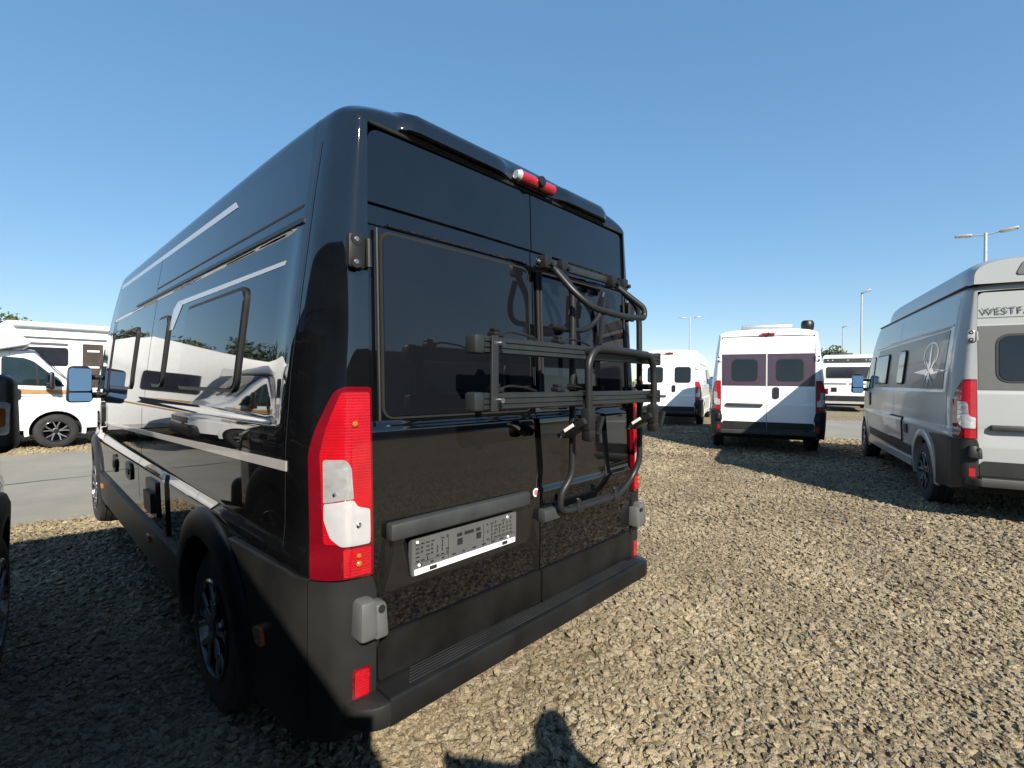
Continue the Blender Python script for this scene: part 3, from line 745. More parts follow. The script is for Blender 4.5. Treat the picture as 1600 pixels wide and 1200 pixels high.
c = MB(); c.box((.34, -.06, .885), (.36, .03, .035), bev=.008); RK('foot_bar', c, 'rail')

# ------------------------------------------------------------------ other vans of the same kind
def simple_van(label, loc, az, paint, clad='plastic', group='white panel vans and campers on the gravel', glass='smoke_glass', flares=None, front_glass='glass_teal', name='camper_van'):
    root = thing(name, label, 'camper van', loc, -R(az), group)
    mk('body', get_shell(), paint, root, sharp=28); underbody(root)
    b = MB(); b.box((0, .17, 1.42), (1.60, .02, 1.78)); mk('door_backing', b, 'void', root)
    d = rear_end(root, paint, clad=clad)
    van_front(root, paint, front_glass)
    for wy in (1.05, 5.085):
        for s in (-1, 1):
            wheel(root, s*.885, wy, s); arc_flare(root, s, wy, flares or paint, r0=.405, r1=.49, prot=.014)
    for s in (-1, 1):
        mp = smap(s)
        seam(root, [(.235, .93), (.235, 2.30)], mp, .006, name='panel_joint'); seam(root, [(2.62, .6), (2.62, 2.31)], mp, .008, name='panel_joint')
        P_('rail_trim', [(.30, 2.020), (3.3, 2.030), (3.3, 2.042), (.30, 2.036)], mp, 'steel', root, off=.008, base=-.01, nz=2, nu=40)
        P_('sill_cladding', rpoly([(1.56, .34), (4.56, .34), (4.56, .44), (1.56, .44)], .01), mp, paint, root, off=.015, base=-.05, nz=4, nu=20)
    # handle pod on the right door
    P_('door_handle', rpoly([(.10, 1.10), (.215, 1.10), (.215, 1.33), (.10, 1.33)], .05), rmap, 'rackplastic', d[1], off=.02, base=-.01)
    mb = MB(); mb.box((-.40, -.02, .974), (.66, .05, .05), bev=.01); mk('plate_handle_bar', mb, 'plastic_light' if clad == 'plastic' else clad, d[0])
    return root, d
GZ = .088
# white van seen squarely from behind
cv, cd = simple_van('white van seen squarely from behind with dark plum window bands on both rear doors', (8.66, 1.46, GZ), 71, 'white_paint')
for s, d in ((-1, cd[0]), (1, cd[1])):
    P_('dark_band', rrect(min(s*.012, s*.812), 1.345, max(s*.012, s*.812), 1.985, .006), rmap, 'maroon_band', d, off=.004, base=-.01, nu=8)
    window(d, rrect(min(s*.17, s*.62), 1.45, max(s*.17, s*.62), 1.87, .09), rmap, 'rear_window', frame=.016, glass='glass', off=.008)
mb = MB(); mb.box((0, .55, 2.53), (.9, .7, .09), bev=.03); mk('roof_hatch', mb, 'steel', cv)
mb = MB(); mb.lathe([(2.46, .10), (2.53, .115), (2.60, .11), (2.64, .085), (2.65, .001)], axis='z', c=(.72, .35, 0), n=20); mk('roof_dome', mb, 'rackplastic', cv)
# small white van half hidden by the rack
ev, ed = simple_van('plain white van with one square rear window, half hidden behind the bike rack', (13.28, 5.68, GZ), 72, 'white_paint')
window(ed[1], rrect(.20, 1.42, .66, 1.90, .07), rmap, 'rear_window', frame=.02, glass='glass', off=.008)
window(ed[0], rrect(-.66, 1.42, -.20, 1.90, .07), rmap, 'rear_window', frame=.02, glass='glass', off=.008)
window(ev, rrect(3.0, 1.40, 4.1, 1.88, .05), smap(1), 'side_window', off=.018)
P_('grey_band', [(.3, 1.30), (2.5, 1.29), (2.5, 1.335), (.3, 1.335)], smap(1), 'steel', ev, off=.006, base=-.002, nz=2, nu=10)
# grey camper at the right edge
dv, dd = simple_van('pale grey high-roof camper with compass star decal and rear lettering at the right edge', (5.25, -2.265, GZ), 74.6, 'silver_white')
for s in (-1, 1):
    mp = smap(s)
    P_('graphite_panel', rpoly([(.42, 1.352), (4.26, 1.352), (4.20, 1.66), (4.10, 1.975), (.42, 1.985)], .006), mp, 'grey_decal', dv, off=.003, base=-.002, nz=8, nu=50)
    window(dv, rrect(3.15, 1.42, 4.05, 1.86, .06), mp, 'side_window', off=.022, glass='smoke_glass')
    window(dv, rrect(2.10, 1.42, 2.42, 1.86, .07), mp, 'side_window', off=.022, glass='smoke_glass')
    # service hatch and lower dark band
    window(dv, rrect(2.02, .63, 2.75, .93, .03), mp, 'service_hatch', frame=.025, glass='silver_white', off=.012)
    P_('socket', rrect(1.72, .75, 1.86, .87, .01), mp, 'rackplastic', dv, off=.015, base=-.01)
    P_('lower_band', rpoly([(1.58, .47), (4.48, .50), (4.48, .63), (1.58, .60)], .01), mp, 'plastic', dv, off=.006, base=-.02, nz=3, nu=24)
# compass star
def star(root, s):
    mp = smap(s); cy, cz = .98, 1.55
    parts = MB()
    for k in range(8):
        a = math.pi/2+k*math.pi/4; L = (.40 if k == 0 else .52) if k % 2 == 0 else .24
        if k == 4: L = .195
        if k in (3, 5): L = .25
        for half in (0, 1):
            if half == 1 and k % 2: continue
            tip = (cy+L*math.cos(a)*1.25, cz+L*math.sin(a)); b = a+(math.pi/8 if half == 0 else -math.pi/8); w = .095
            q = (cy+w*math.cos(b)*1.3, cz+w*math.sin(b)); pts = [(cy, cz), q, tip]
            # split to follow the flank
            V = []; n = 6; F = []
            for i in range(n+1):
                t = i/n; A = (pts[0][0]+(tip[0]-pts[0][0])*t, pts[0][1]+(tip[1]-pts[0][1])*t)
                B = (q[0]+(tip[0]-q[0])*t, q[1]+(tip[1]-q[1])*t); V += [mp(*A, .0062), mp(*B, .0062)]
            for i in range(n): F.append((2*i, 2*i+1, 2*i+3, 2*i+2))
            parts.add(V, F)
    mk('compass_star', parts, 'stripe', root)
    ring = MB(); V = []; F = []; n = 30; zc = cz+.20
    for i in range(n+1):
        a = R(-40+260*i/n)
        for r in (.135, .148): V.append(mp(cy+r*math.cos(a)*1.9, zc+r*math.sin(a), .0062))
    for i in range(n): F.append((2*i, 2*i+1, 2*i+3, 2*i+2))
    ring.add(V, F)
    for sg in (-1, 1):
        A = (cy+sg*.25, zc-.07); B = (cy+sg*.05, cz+.03)
        V = [mp(A[0], A[1], .0062), mp(A[0]-sg*.05, A[1]-.01, .0062), mp(B[0], B[1], .0062)]
        ring.add(V, [(0, 1, 2)])
    mk('compass_ring', ring, 'stripe', root)
star(dv, -1); star(dv, 1)
for s, d in ((-1, dd[0]), (1, dd[1])):
    P_('graphite_panel', rrect(min(s*.012, s*.812), 1.345, max(s*.012, s*.812), 1.985, .006), rmap, 'grey_decal', d, off=.004, base=-.01, nu=8)
    window(d, rrect(min(s*.12, s*.66), 1.44, max(s*.12, s*.66), 1.88, .09), rmap, 'rear_window', frame=.022, glass='glass', off=.010)
hs = MB(); hs.tube([(-.50, .03, 1.76), (-.42, .025, 1.68), (-.37, .022, 1.60), (-.40, .02, 1.52)], .006, 6, smooth=.05)
tm = fontmesh('WESTFALIA', .128, .002, spacing=1.08)
tm.transform(Matrix.Translation((-.792, y0(2.12)-.004, 2.098)) @ Matrix.Rotation(R(90), 4, 'X') @ Matrix.Diagonal((.74, .78, 1, 1)))
mk('lettering', tm, 'grey_decal', dd[0], fix=False)
# moulded high roof
hr = MB(); prof = []
def hrs(y):
    t = sst(.0, .22, y); f = 1-sst(3.2, 4.35, y)
    return 2.40, 2.405+.285*min(1, .82+.18*t)*max(.04, f**.7)
V = []; F = []; ysr = [.005, .02, .05, .10, .18, .3]+list(np.arange(.6, 4.4, .2)); nn = 20
for y in ysr:
    b, h = hrs(y); X = .895*plan(max(y, .3))-.03*(1-sst(0, .15, y))-.10*sst(3.3, 4.35, y)
    ring = []
    for i in range(nn+1):
        a = math.pi*i/nn; c = math.cos(a); sg = 1 if c >= 0 else -1
        ring.append((X*sg*abs(c)**(2/5.) if abs(c) > 1e-6 else 0, y, b+(h-b)*math.sin(a)**(2/4.) if 0 < i < nn else b))
    V += ring
k = nn+1
for i in range(len(ysr)-1):
    for j in range(nn): F.append((i*k+j, i*k+j+1, (i+1)*k+j+1, (i+1)*k+j))
F += [tuple(range(k)), tuple((len(ysr)-1)*k+j for j in range(k))]
hr.add(V, F); hrf = mk('high_roof', hr, 'silver_white', dv, sharp=40)
ys_ = MB(); ys_.box((0, 2.2, 2.398), (1.80, 4.2, .016), bev=.004); mk('roof_gasket', ys_, 'rubber', dv)
def hmap(x, z, off): return (x, .0-off, z)
P_('roof_window', rpoly([(-.56, 2.47), (.56, 2.47), (.56, 2.61), (-.50, 2.61)], .04), hmap, 'grey_decal', hrf, off=.006, base=-.02)
# black van at the left edge, nose level with the camera
nv = thing('camper_van', 'black van cut off by the left edge, showing its folded mirror and front wheel', 'camper van', (-3.299, -2.846, 0), -R(7.4))
mk('body', get_shell(), 'black_paint', nv, sharp=28); underbody(nv)
b = MB(); b.box((0, .17, 1.42), (1.60, .02, 1.78)); mk('door_backing', b, 'void', nv)
rear_end(nv, 'black_paint'); van_front(nv, 'black_paint', 'glass_teal', fold=1)
for wy in (1.05, 5.085):
    for s in (-1, 1): wheel(nv, s*.885, wy, s); arc_flare(nv, s, wy, 'plastic')
for s in (-1, 1):
    window(nv, rrect(3.12, 1.41, 4.12, 1.845, .05), smap(s), 'side_window', off=.022)
    P_('sill_cladding', rpoly([(1.60, .34), (4.56, .34), (4.56, .60), (1.56, .56)], .012), smap(s), 'plastic', nv, off=.020, base=-.05, nz=6, nu=30)

# ------------------------------------------------------------------ motorhomes across the road
def coach_windows(root, x, lst):
    s = 1 if x > 0 else -1
    for (y0_, z0, y1, z1) in lst:
        def mp(a, b, off): return (x+s*off, a, b)
        window(root, rrect(y0_, z0, y1, z1, .05), mp, 'side_window', frame=.03, glass='smoke_glass', off=.012)
def semi_integrated(label, loc, az):
    root = thing('motorhome', label, 'motorhome', loc, -R(az), 'white motorhomes lined up across the road')
    mk('cab', get_shell(4.1), 'white_paint', root, sharp=28); van_front(root, 'white_paint', 'glass_teal'); HCAP[0] = 9.0
    cb = MB(); cb.prism([(-2.0, .42), (4.12, .42), (4.12, 1.1), (4.14, 1.98), (4.40, 2.06), (4.66, 2.13), (4.72, 2.19), (4.50, 2.38), (4.15, 2.58), (3.5, 2.80), (-1.85, 2.82), (-2.0, 2.70)], -1.13, 1.13, axis='x', bev=.04)
    mk('coach_body', cb, 'white_plastic', root, sharp=25)
    un = MB(); un.box((0, 1.9, .42), (1.7, 7.4, .25)); mk('underbody', un, 'void', root)
    for s in (-1, 1):
        def mp(a, b, off, s=s): return (s*(1.13+off), a, b)
        coach_windows(root, s*1.13, [(2.3, 1.45, 3.5, 1.95), (-.9, 1.45, .2, 1.95)])
        P_('brown_stripe', [(-1.9, 1.10), (4.05, 1.12), (4.05, 1.25), (-1.9, 1.25)], mp, 'brown_stripe', root, off=.004, base=-.005, nz=2, nu=4)
        P_('brown_stripe', [(4.2, 1.14), (5.28, 1.115), (5.28, 1.215), (4.2, 1.27)], smap(s), 'brown_stripe', root, off=.004, base=-.005, nz=2, nu=16)
        P_('line_stripe', [(4.2, 1.095), (5.28, 1.075), (5.28, 1.088), (4.2, 1.11)], smap(s), 'grey_decal', root, off=.004, base=-.005, nz=1, nu=16)
        P_('grey_patch', rrect(5.29, 1.06, 5.46, 1.225, .004), smap(s), 'stripe', root, off=.006, base=-.005, nz=2, nu=4)
        arc_flare(root, s, 5.085, 'white_paint', r0=.405, r1=.48, prot=.012); wheel(root, s*.885, 5.085, s); wheel(root, s*.93, .6, s)
        P_('entry_door', rrect(1.2, .50, 1.85, 2.35, .05), mp, 'white_paint', root, off=.012, base=-.01)
        P_('side_skirt', rrect(-1.9, .34, 4.1, .44, .01), mp, 'stripe', root, off=.006, base=-.03)
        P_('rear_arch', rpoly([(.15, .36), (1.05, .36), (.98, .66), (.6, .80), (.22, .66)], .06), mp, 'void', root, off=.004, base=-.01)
    return root
semi_integrated('white motorhome with copper stripe along its cab, parked across the road at the left', (-5.98, 13.42, 0), 90)
semi_integrated('white motorhome with copper stripe seen only as a reflection in the black flank', (-9.0, 10.75, 0), 91)
def big_motorhome(label, loc, az, L=6.8, door=(1.2, 1.85), win=None):
    root = thing('motorhome', label, 'motorhome', loc, -R(az), 'white motorhomes lined up across the road')
    cb = MB(); cb.prism([(0, .45), (L, .45), (L+.25, 1.1), (L-.05, 1.6), (L-.35, 2.75), (L-.6, 2.95), (.15, 2.95), (0, 2.80)], -1.15, 1.15, axis='x', bev=.05)
    mk('coach_body', cb, 'white_plastic', root, sharp=25)
    un = MB(); un.box((0, L/2, .40), (1.8, L-.6, .3)); mk('underbody', un, 'void', root)
    for s in (-1, 1):
        def mp(a, b, off, s=s): return (s*(1.15+off), a, b)
        aw = MB(); aw.tube([(s*1.20, .25, 2.86), (s*1.20, L-.7, 2.86)], .075, 14); mk('awning_case', aw, 'white_plastic', root)
        P_('dark_strip', rrect(.2, 2.50, L-.6, 2.56, .01), mp, 'grey_decal', root, off=.006, base=-.01, nz=2, nu=4)
        P_('grey_strip', rrect(.2, 1.17, L-.1, 1.20, .004), mp, 'stripe', root, off=.006, base=-.01, nz=2, nu=4)
        d = P_('door_opening', rrect(door[0], .55, door[1], 2.42, .04), mp, 'interior', root, off=.006, base=-.05)
        P_('door_frame', rrect(door[0]-.05, .52, door[1]+.05, .56, .01), mp, 'steel', root, off=.02, base=-.01)
        for zz in (1.15, 1.75, 2.2): P_('shelf', rrect(door[0]+.08, zz, door[1]-.1, zz+.05, .01), mp, 'white_plastic', d, off=.009, base=0)
        P_('entry_door', rrect(door[0]-.62, .55, door[0]-.06, 2.42, .04), mp, 'white_paint', root, off=.05, base=-.01)
        coach_windows(root, s*1.15, [win or (door[1]+1.0, 1.50, door[1]+2.3, 2.10), (max(.2, door[0]-2.2), 1.5, max(.8, door[0]-.9), 2.10)])
        P_('sky_strip', rrect(door[1]+.3, 2.34, L-.75, 2.41, .01), mp, 'grey_decal', root, off=.008, base=-.01, nz=1, nu=2)
        wheel(root, s*1.0, L*.28, s); wheel(root, s*1.0, L*.83, s)
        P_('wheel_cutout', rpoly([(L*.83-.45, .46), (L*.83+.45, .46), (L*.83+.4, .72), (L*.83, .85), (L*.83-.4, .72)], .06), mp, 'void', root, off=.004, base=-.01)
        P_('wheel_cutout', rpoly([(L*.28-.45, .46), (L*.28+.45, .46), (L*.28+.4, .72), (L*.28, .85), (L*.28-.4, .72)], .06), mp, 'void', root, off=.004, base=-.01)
    v = MB(); v.box((0, L*.4, 2.99), (.8, .7, .1), bev=.03); mk('roof_vent', v, 'white_plastic', root)
    return root
# nose points away so that the kerb side with its open door looks at the camera
big_motorhome('large white motorhome with an open entrance door, behind the copper striped cab', (6.3, 17.6, 0), 270, 8.5, door=(6.02, 6.46), win=(6.78, 1.82, 7.60, 2.26))
big_motorhome('large white motorhome with awning case, mirrored in the flank of the black van', (-9.3, 17.9, 0), 90, 7.0, door=(4.75, 5.45))
# caravan tail seen between the white van and the grey camper
fr = thing('motorhome', 'white motorhome tail with dark window between the white van and the grey camper', 'motorhome', (27.9, 3.0, GZ), -R(79))
cb = MB(); cb.prism([(-1.13, .55), (1.13, .55), (1.15, 1.5), (1.10, 2.80), (1.0, 2.92), (-1.0, 2.92), (-1.10, 2.80), (-1.15, 1.5)], 0, 6.5, bev=.06); mk('coach_body', cb, 'white_plastic', fr, sharp=25)
def fm(a, b, off): return (a, -off, b)
P_('tail_panel', rrect(-1.02, 2.52, 1.02, 2.74, .05), fm, 'plastic_light', fr, off=.03, base=-.02)
for x in (-.85, -.65, .0, .75, .9): mb = MB(); mb.lathe([(-.04, .0001), (-.04, .03), (-.02, .035)], axis='y', c=(x, 0, 2.64), n=10); mk('marker_lamp', mb, 'clear_lens', fr)
window(fr, rrect(-.90, 1.75, .90, 2.28, .06), fm, 'rear_window', frame=.02, glass='smoke_glass', off=.03)
P_('grey_band', rrect(-1.05, 1.40, -.05, 1.46, .01), fm, 'plastic_light', fr, off=.012, base=-.01); P_('grey_band', rrect(.05, 1.40, 1.05, 1.46, .01), fm, 'plastic_light', fr, off=.012, base=-.01)
P_('rear_hatch', rrect(-.70, 1.02, -.46, 1.24, .01), fm, 'rackplastic', fr, off=.02, base=-.01)
P_('rear_bumper', rrect(-1.12, .52, 1.12, .82, .05), fm, 'plastic', fr, off=.06, base=-.02); P_('bumper_strip', rrect(-1.12, .42, 1.12, .54, .03), fm, 'stripe', fr, off=.08, base=-.02)
for s in (-1, 1):
    P_('tail_lamp', rrect(s*.95-.12, .90, s*.95+.12, 1.18, .03), fm, 'dark_red_lens', fr, off=.03, base=-.02); wheel(fr, s*.98, 1.9, s); wheel(fr, s*.98, 5.6, s)
u = MB(); u.box((0, 3.2, .45), (1.8, 6, .3)); mk('underbody', u, 'void', fr)
v = MB(); v.box((-.2, 1.2, 2.98), (.9, .9, .14), bev=.04); mk('roof_vent', v, 'plastic_light', fr)

# ------------------------------------------------------------------ street lamps
def lamp(px_x, px_y, H, label, two, tilt=0):
    ax = YAW+math.atan((px_x-800)/749.73); dep = (H-1.472)*749.73/(600-px_y-2); dist = dep/math.cos(ax-YAW)
    loc = (CAM.x+math.sin(ax)*dist, CAM.y+math.cos(ax)*dist, 0)
    t = thing('street_lamp', label, 'street lamp', loc, -ax+R(tilt), 'street lamps of the lot')
    p = MB(); p.tube([(0, 0, -.1), (0, 0, H-.1), (0, 0, H)], .06, 10, rs=[.085, .055, .05]); mk('pole', p, 'steel', t)
    if two:
        a = MB(); a.tube([(-.48, 0, H-.02), (0, 0, H-.1), (.48, 0, H-.02)], .03, 8); mk('arm', a, 'steel', t)
        for s in (-1, 1):
            h = MB(); h.box((s*.70, 0, H), (.56, .26, .10), bev=.04, rot=Matrix.Rotation(R(-s*6), 3, 'Y')); mk('lamp_head', h, 'steel', t)
            g = MB(); g.box((s*.70, 0, H-.055), (.40, .2, .03), bev=.01, rot=Matrix.Rotation(R(-s*6), 3, 'Y')); mk('lamp_glass', g, 'white_plastic', t)
    else:
        h = MB(); h.box((.22, 0, H+.02), (.62, .30, .12), bev=.04, rot=Matrix.Rotation(R(-18), 3, 'Y')); mk('lamp_head', h, 'steel', t)
        g = MB(); g.box((.24, 0, H-.05), (.42, .2, .03), bev=.01, rot=Matrix.Rotation(R(-18), 3, 'Y')); mk('lamp_glass', g, 'white_plastic', t)
    return t
lamp(1077, 495, 8, 'twin-arm street lamp above the white van beside the bike rack', True)
lamp(1345, 453, 8, 'tall single-head street lamp standing left of the grey camper', False)
lamp(1316, 507, 8, 'farthest single-head street lamp, above the motorhome tail', False)
lamp(1537, 359, 8, 'nearest twin-arm street lamp rising behind the grey camper roof', True)

# ------------------------------------------------------------------ trees
def tree(label, loc, h, crown_r, seed, cat='tree'):
    r = np.random.default_rng(seed); t = thing('tree', label, cat, loc)
    tr = MB(); tr.tube([(0, 0, -.1), (.05, 0, h*.3), (0, .1, h*.6), (.1, 0, h*.85)], .1, 8, rs=[h*.035, h*.028, h*.018, h*.006])
    for k in range(7):
        a = r.uniform(0, 6.28); z = h*r.uniform(.3, .6); q = crown_r*r.uniform(.5, .9)
        tr.tube([(0, 0, z), (q*.5*math.cos(a), q*.5*math.sin(a), z+h*.12), (q*math.cos(a), q*math.sin(a), z+h*.22)], .05, 6, rs=[h*.014, h*.008, h*.003])
    mk('trunk', tr, 'bark', t)
    n = 2600; cl = []
    for k in range(26):
        a = r.uniform(0, 6.28); rr_ = crown_r*r.uniform(.1, .85); z = h*(.45+.5*r.random()); rr_ *= math.sin(math.pi*min(1, max(.15, (z/h-.28)/.78)))**.5
        cl.append((rr_*math.cos(a), rr_*math.sin(a), z, crown_r*r.uniform(.22, .42)))
    for nm, m, f in (('crown', 'leaf', .6), ('crown', 'leaf_light', .4)):
        V = []; F = []
        for i in range(int(n*f)):
            c = cl[r.integers(len(cl))]; d = r.normal(size=3); d /= np.linalg.norm(d); p = np.array(c[:3])+d*c[3]*r.uniform(.4, 1)
            u = r.normal(size=3); u /= np.linalg.norm(u); w = np.cross(u, r.normal(size=3)); w /= np.linalg.norm(w)+1e-9; s = h*.028*r.uniform(.6, 1.4); o = len(V)
            V += [p-u*s, p+w*s*.5, p+u*s, p-w*s*.5]; F.append((o, o+1, o+2, o+3))
        me = bpy.data.meshes.new(nm); me.from_pydata([tuple(v) for v in V], [], F); mk(nm, me, m, t, fix=False)
    return t
def at_px(px, dist): a = YAW+math.atan((px-800)/749.73); return (CAM.x+math.sin(a)*dist, CAM.y+math.cos(a)*dist, 0)
tree('small green tree beyond the motorhomes, right of the white van', at_px(1297, 62), 5.4, 1.9, 3)
tree('olive green tree rising behind the motorhome roof at the far left', at_px(4, 44), 5.0, 2.9, 5)
for i, (x, y, h) in enumerate(((-9, 40, 6.2), (-13, 38, 6.6), (-17.5, 36, 6.0), (-6, 47, 6.5))):
    tree(('round', 'broad', 'low', 'far')[i]+' tree beyond the motorhomes, seen only mirrored in the black flank', (x, y, 0), h, 2.8, 20+i)

V = []; F = []
for i in range(5200):
    a = R(rng.uniform(-20, 118)); d = 100+6*math.sin(a*9)+rng.normal(0, 2); h = 1.5+.5*math.sin(a*31)+.3*math.sin(a*83)
    p = np.array([CAM.x+d*math.sin(a), CAM.y+d*math.cos(a), max(.05, h*rng.random()**.7)]); u = rng.normal(size=3); u /= np.linalg.norm(u); w = np.cross(u, rng.normal(size=3)); w /= np.linalg.norm(w)+1e-9
    q = .35*rng.uniform(.5, 1.3); o = len(V); V += [tuple(p-u*q), tuple(p+w*q*.6), tuple(p+u*q), tuple(p-w*q*.6)]; F.append((o, o+1, o+2, o+3))
me = bpy.data.meshes.new('far_hedge'); me.from_pydata(V, [], F); tag(mk('far_hedge', me, 'leaf', fix=False), 'low green hedge far off along the horizon behind the vehicles', 'hedge', kind='stuff')
# behind the camera: vans and a dark row of buildings that the rear doors mirror
bl = MB(); bl.box((9, -38, 3.5), (60, 8, 7.0), bev=.1); bo = mk('warehouse', bl, 'wall'); tag(bo, 'long low dark brown warehouse mirrored in the rear windows', 'building')
# ------------------------------------------------------------------ the photographer, who stands behind and to the right of the phone
def skin_mesh(name, joints, edges, m, parent=None, sub=2, root=0):
    me = bpy.data.meshes.new(name); me.from_pydata([j[:3] for j in joints], edges, [])
    o = bpy.data.objects.new(name, me); col.objects.link(o); me.materials.append(MT[m])
    sk = o.modifiers.new('skin', 'SKIN'); sk.use_smooth_shade = True
    for v, j in zip(me.skin_vertices[0].data, joints): v.radius = (j[3], j[4] if len(j) > 4 else j[3])
    me.skin_vertices[0].data[root].use_root = True
    ss = o.modifiers.new('smooth', 'SUBSURF'); ss.levels = sub; ss.render_levels = sub
    dg = bpy.context.evaluated_depsgraph_get(); dg.update(); new = bpy.data.meshes.new_from_object(o.evaluated_get(dg))
    o.modifiers.clear(); o.data = new; o.data.materials.clear(); o.data.materials.append(MT[m])
    if parent is not None: o.parent = parent
    return o
J = [(0, 0, .95, .13, .10), (0, .0, 1.12, .12, .09), (-.01, 0, 1.30, .14, .095), (-.01, 0, 1.43, .09, .07), (0, .02, 1.52, .052), (0, .04, 1.60, .075, .085), (0, .04, 1.70, .072, .085),
     (-.19, .05, 1.40, .055), (-.24, .56, 1.13, .044), (-.115, .78, 1.44, .030), (-.10, .80, 1.48, .034, .018),
     (.19, .05, 1.40, .055), (.24, .34, 1.32, .046), (.0, .45, 1.54, .032), (-.065, .47, 1.58, .034, .018),
     (-.10, 0, .88, .085), (-.11, .03, .50, .055), (-.11, -.01, .09, .038), (-.12, .14, .03, .030),
     (.10, 0, .88, .085), (.12, .02, .50, .055), (.13, -.02, .09, .038), (.15, .13, .03, .030),
     (0, .135, 1.63, .016)]
Ed = [(0, 1), (1, 2), (2, 3), (3, 4), (4, 5), (5, 6), (3, 7), (7, 8), (8, 9), (9, 10), (3, 11), (11, 12), (12, 13), (13, 14), (0, 15), (15, 16), (16, 17), (17, 18), (0, 19), (19, 20), (20, 21), (21, 22), (5, 23)]
def fingers(J, Ed, w, base, dirv, up):
    for k in range(4):
        o = len(J); p = Vector(base)+Vector(up)*(.024-.016*k); d = Vector(dirv); L = (.030, .034, .032, .026)[k]
        q = p+d*L*1.1; r2 = q+(d*.5+Vector((.0, -.02, 0)).normalized()*.6)*L*.8
        J += [(*p, .009), (*q, .0085), (*r2, .0075)]; Ed += [(w, o), (o, o+1), (o+1, o+2)]
    o = len(J); p = Vector(base)+Vector(up)*.03-Vector(dirv)*.03; q = p+Vector(up)*.03+Vector(dirv)*.01; J += [(*p, .011), (*q, .009)]; Ed += [(w, o), (o, o+1)]
fingers(J, Ed, 10, (-.095, .81, 1.50), (.5, .3, .6), (0, .3, .9))
fingers(J, Ed, 14, (-.085, .475, 1.60), (-.7, .3, .4), (0, .3, .9))
pz = skin_mesh('person', J, Ed, 'skin'); pz.location = (-1.17, -2.08, 0); pz.rotation_euler = (0, 0, R(43)); pz.scale = (.92, .97, .90)
tag(pz, 'person behind the camera in dark shirt and jeans holding a phone out', 'person')
skin_mesh('shirt', [(0, 0, .93, .15, .115), (0, 0, 1.12, .135, .105), (-.01, 0, 1.30, .155, .11), (-.01, 0, 1.43, .105, .08), (-.19, .05, 1.40, .085), (-.17, .40, 1.25, .065), (.19, .05, 1.40, .085), (.23, .30, 1.33, .08)], [(0, 1), (1, 2), (2, 3), (3, 4), (4, 5), (3, 6), (6, 7)], 'shirt', pz)
skin_mesh('trousers', [(0, 0, .95, .145, .115), (-.10, 0, .86, .10), (-.11, .03, .50, .07), (-.11, -.01, .10, .058), (.10, 0, .86, .10), (.12, .02, .50, .07), (.13, -.02, .10, .058)], [(0, 1), (1, 2), (2, 3), (0, 4), (4, 5), (5, 6)], 'trousers', pz)
skin_mesh('hair', [(0, .0, 1.62, .090, .090), (0, .025, 1.70, .098, .105), (0, .05, 1.735, .085, .09)], [(0, 1), (1, 2)], 'hair', pz)
for sx in (-1, 1):
    skin_mesh('shoe', [(sx*.115, -.05, .05, .05, .05), (sx*.12, .06, .045, .05, .045), (sx*.14, .16, .035, .042, .032)], [(0, 1), (1, 2)], 'rubber', pz)
ph_ = MB(); ph_.box((0, 0, 0), (.075, .0085, .16), bev=.003)
po = mk('phone', ph_, 'glass'); po.rotation_euler = (0, 0, -YAW); po.location = CAM-f_*.016-r_*.025-Vector((0, 0, .068)); tag(po, 'dark phone held out at arm length by the person', 'phone')
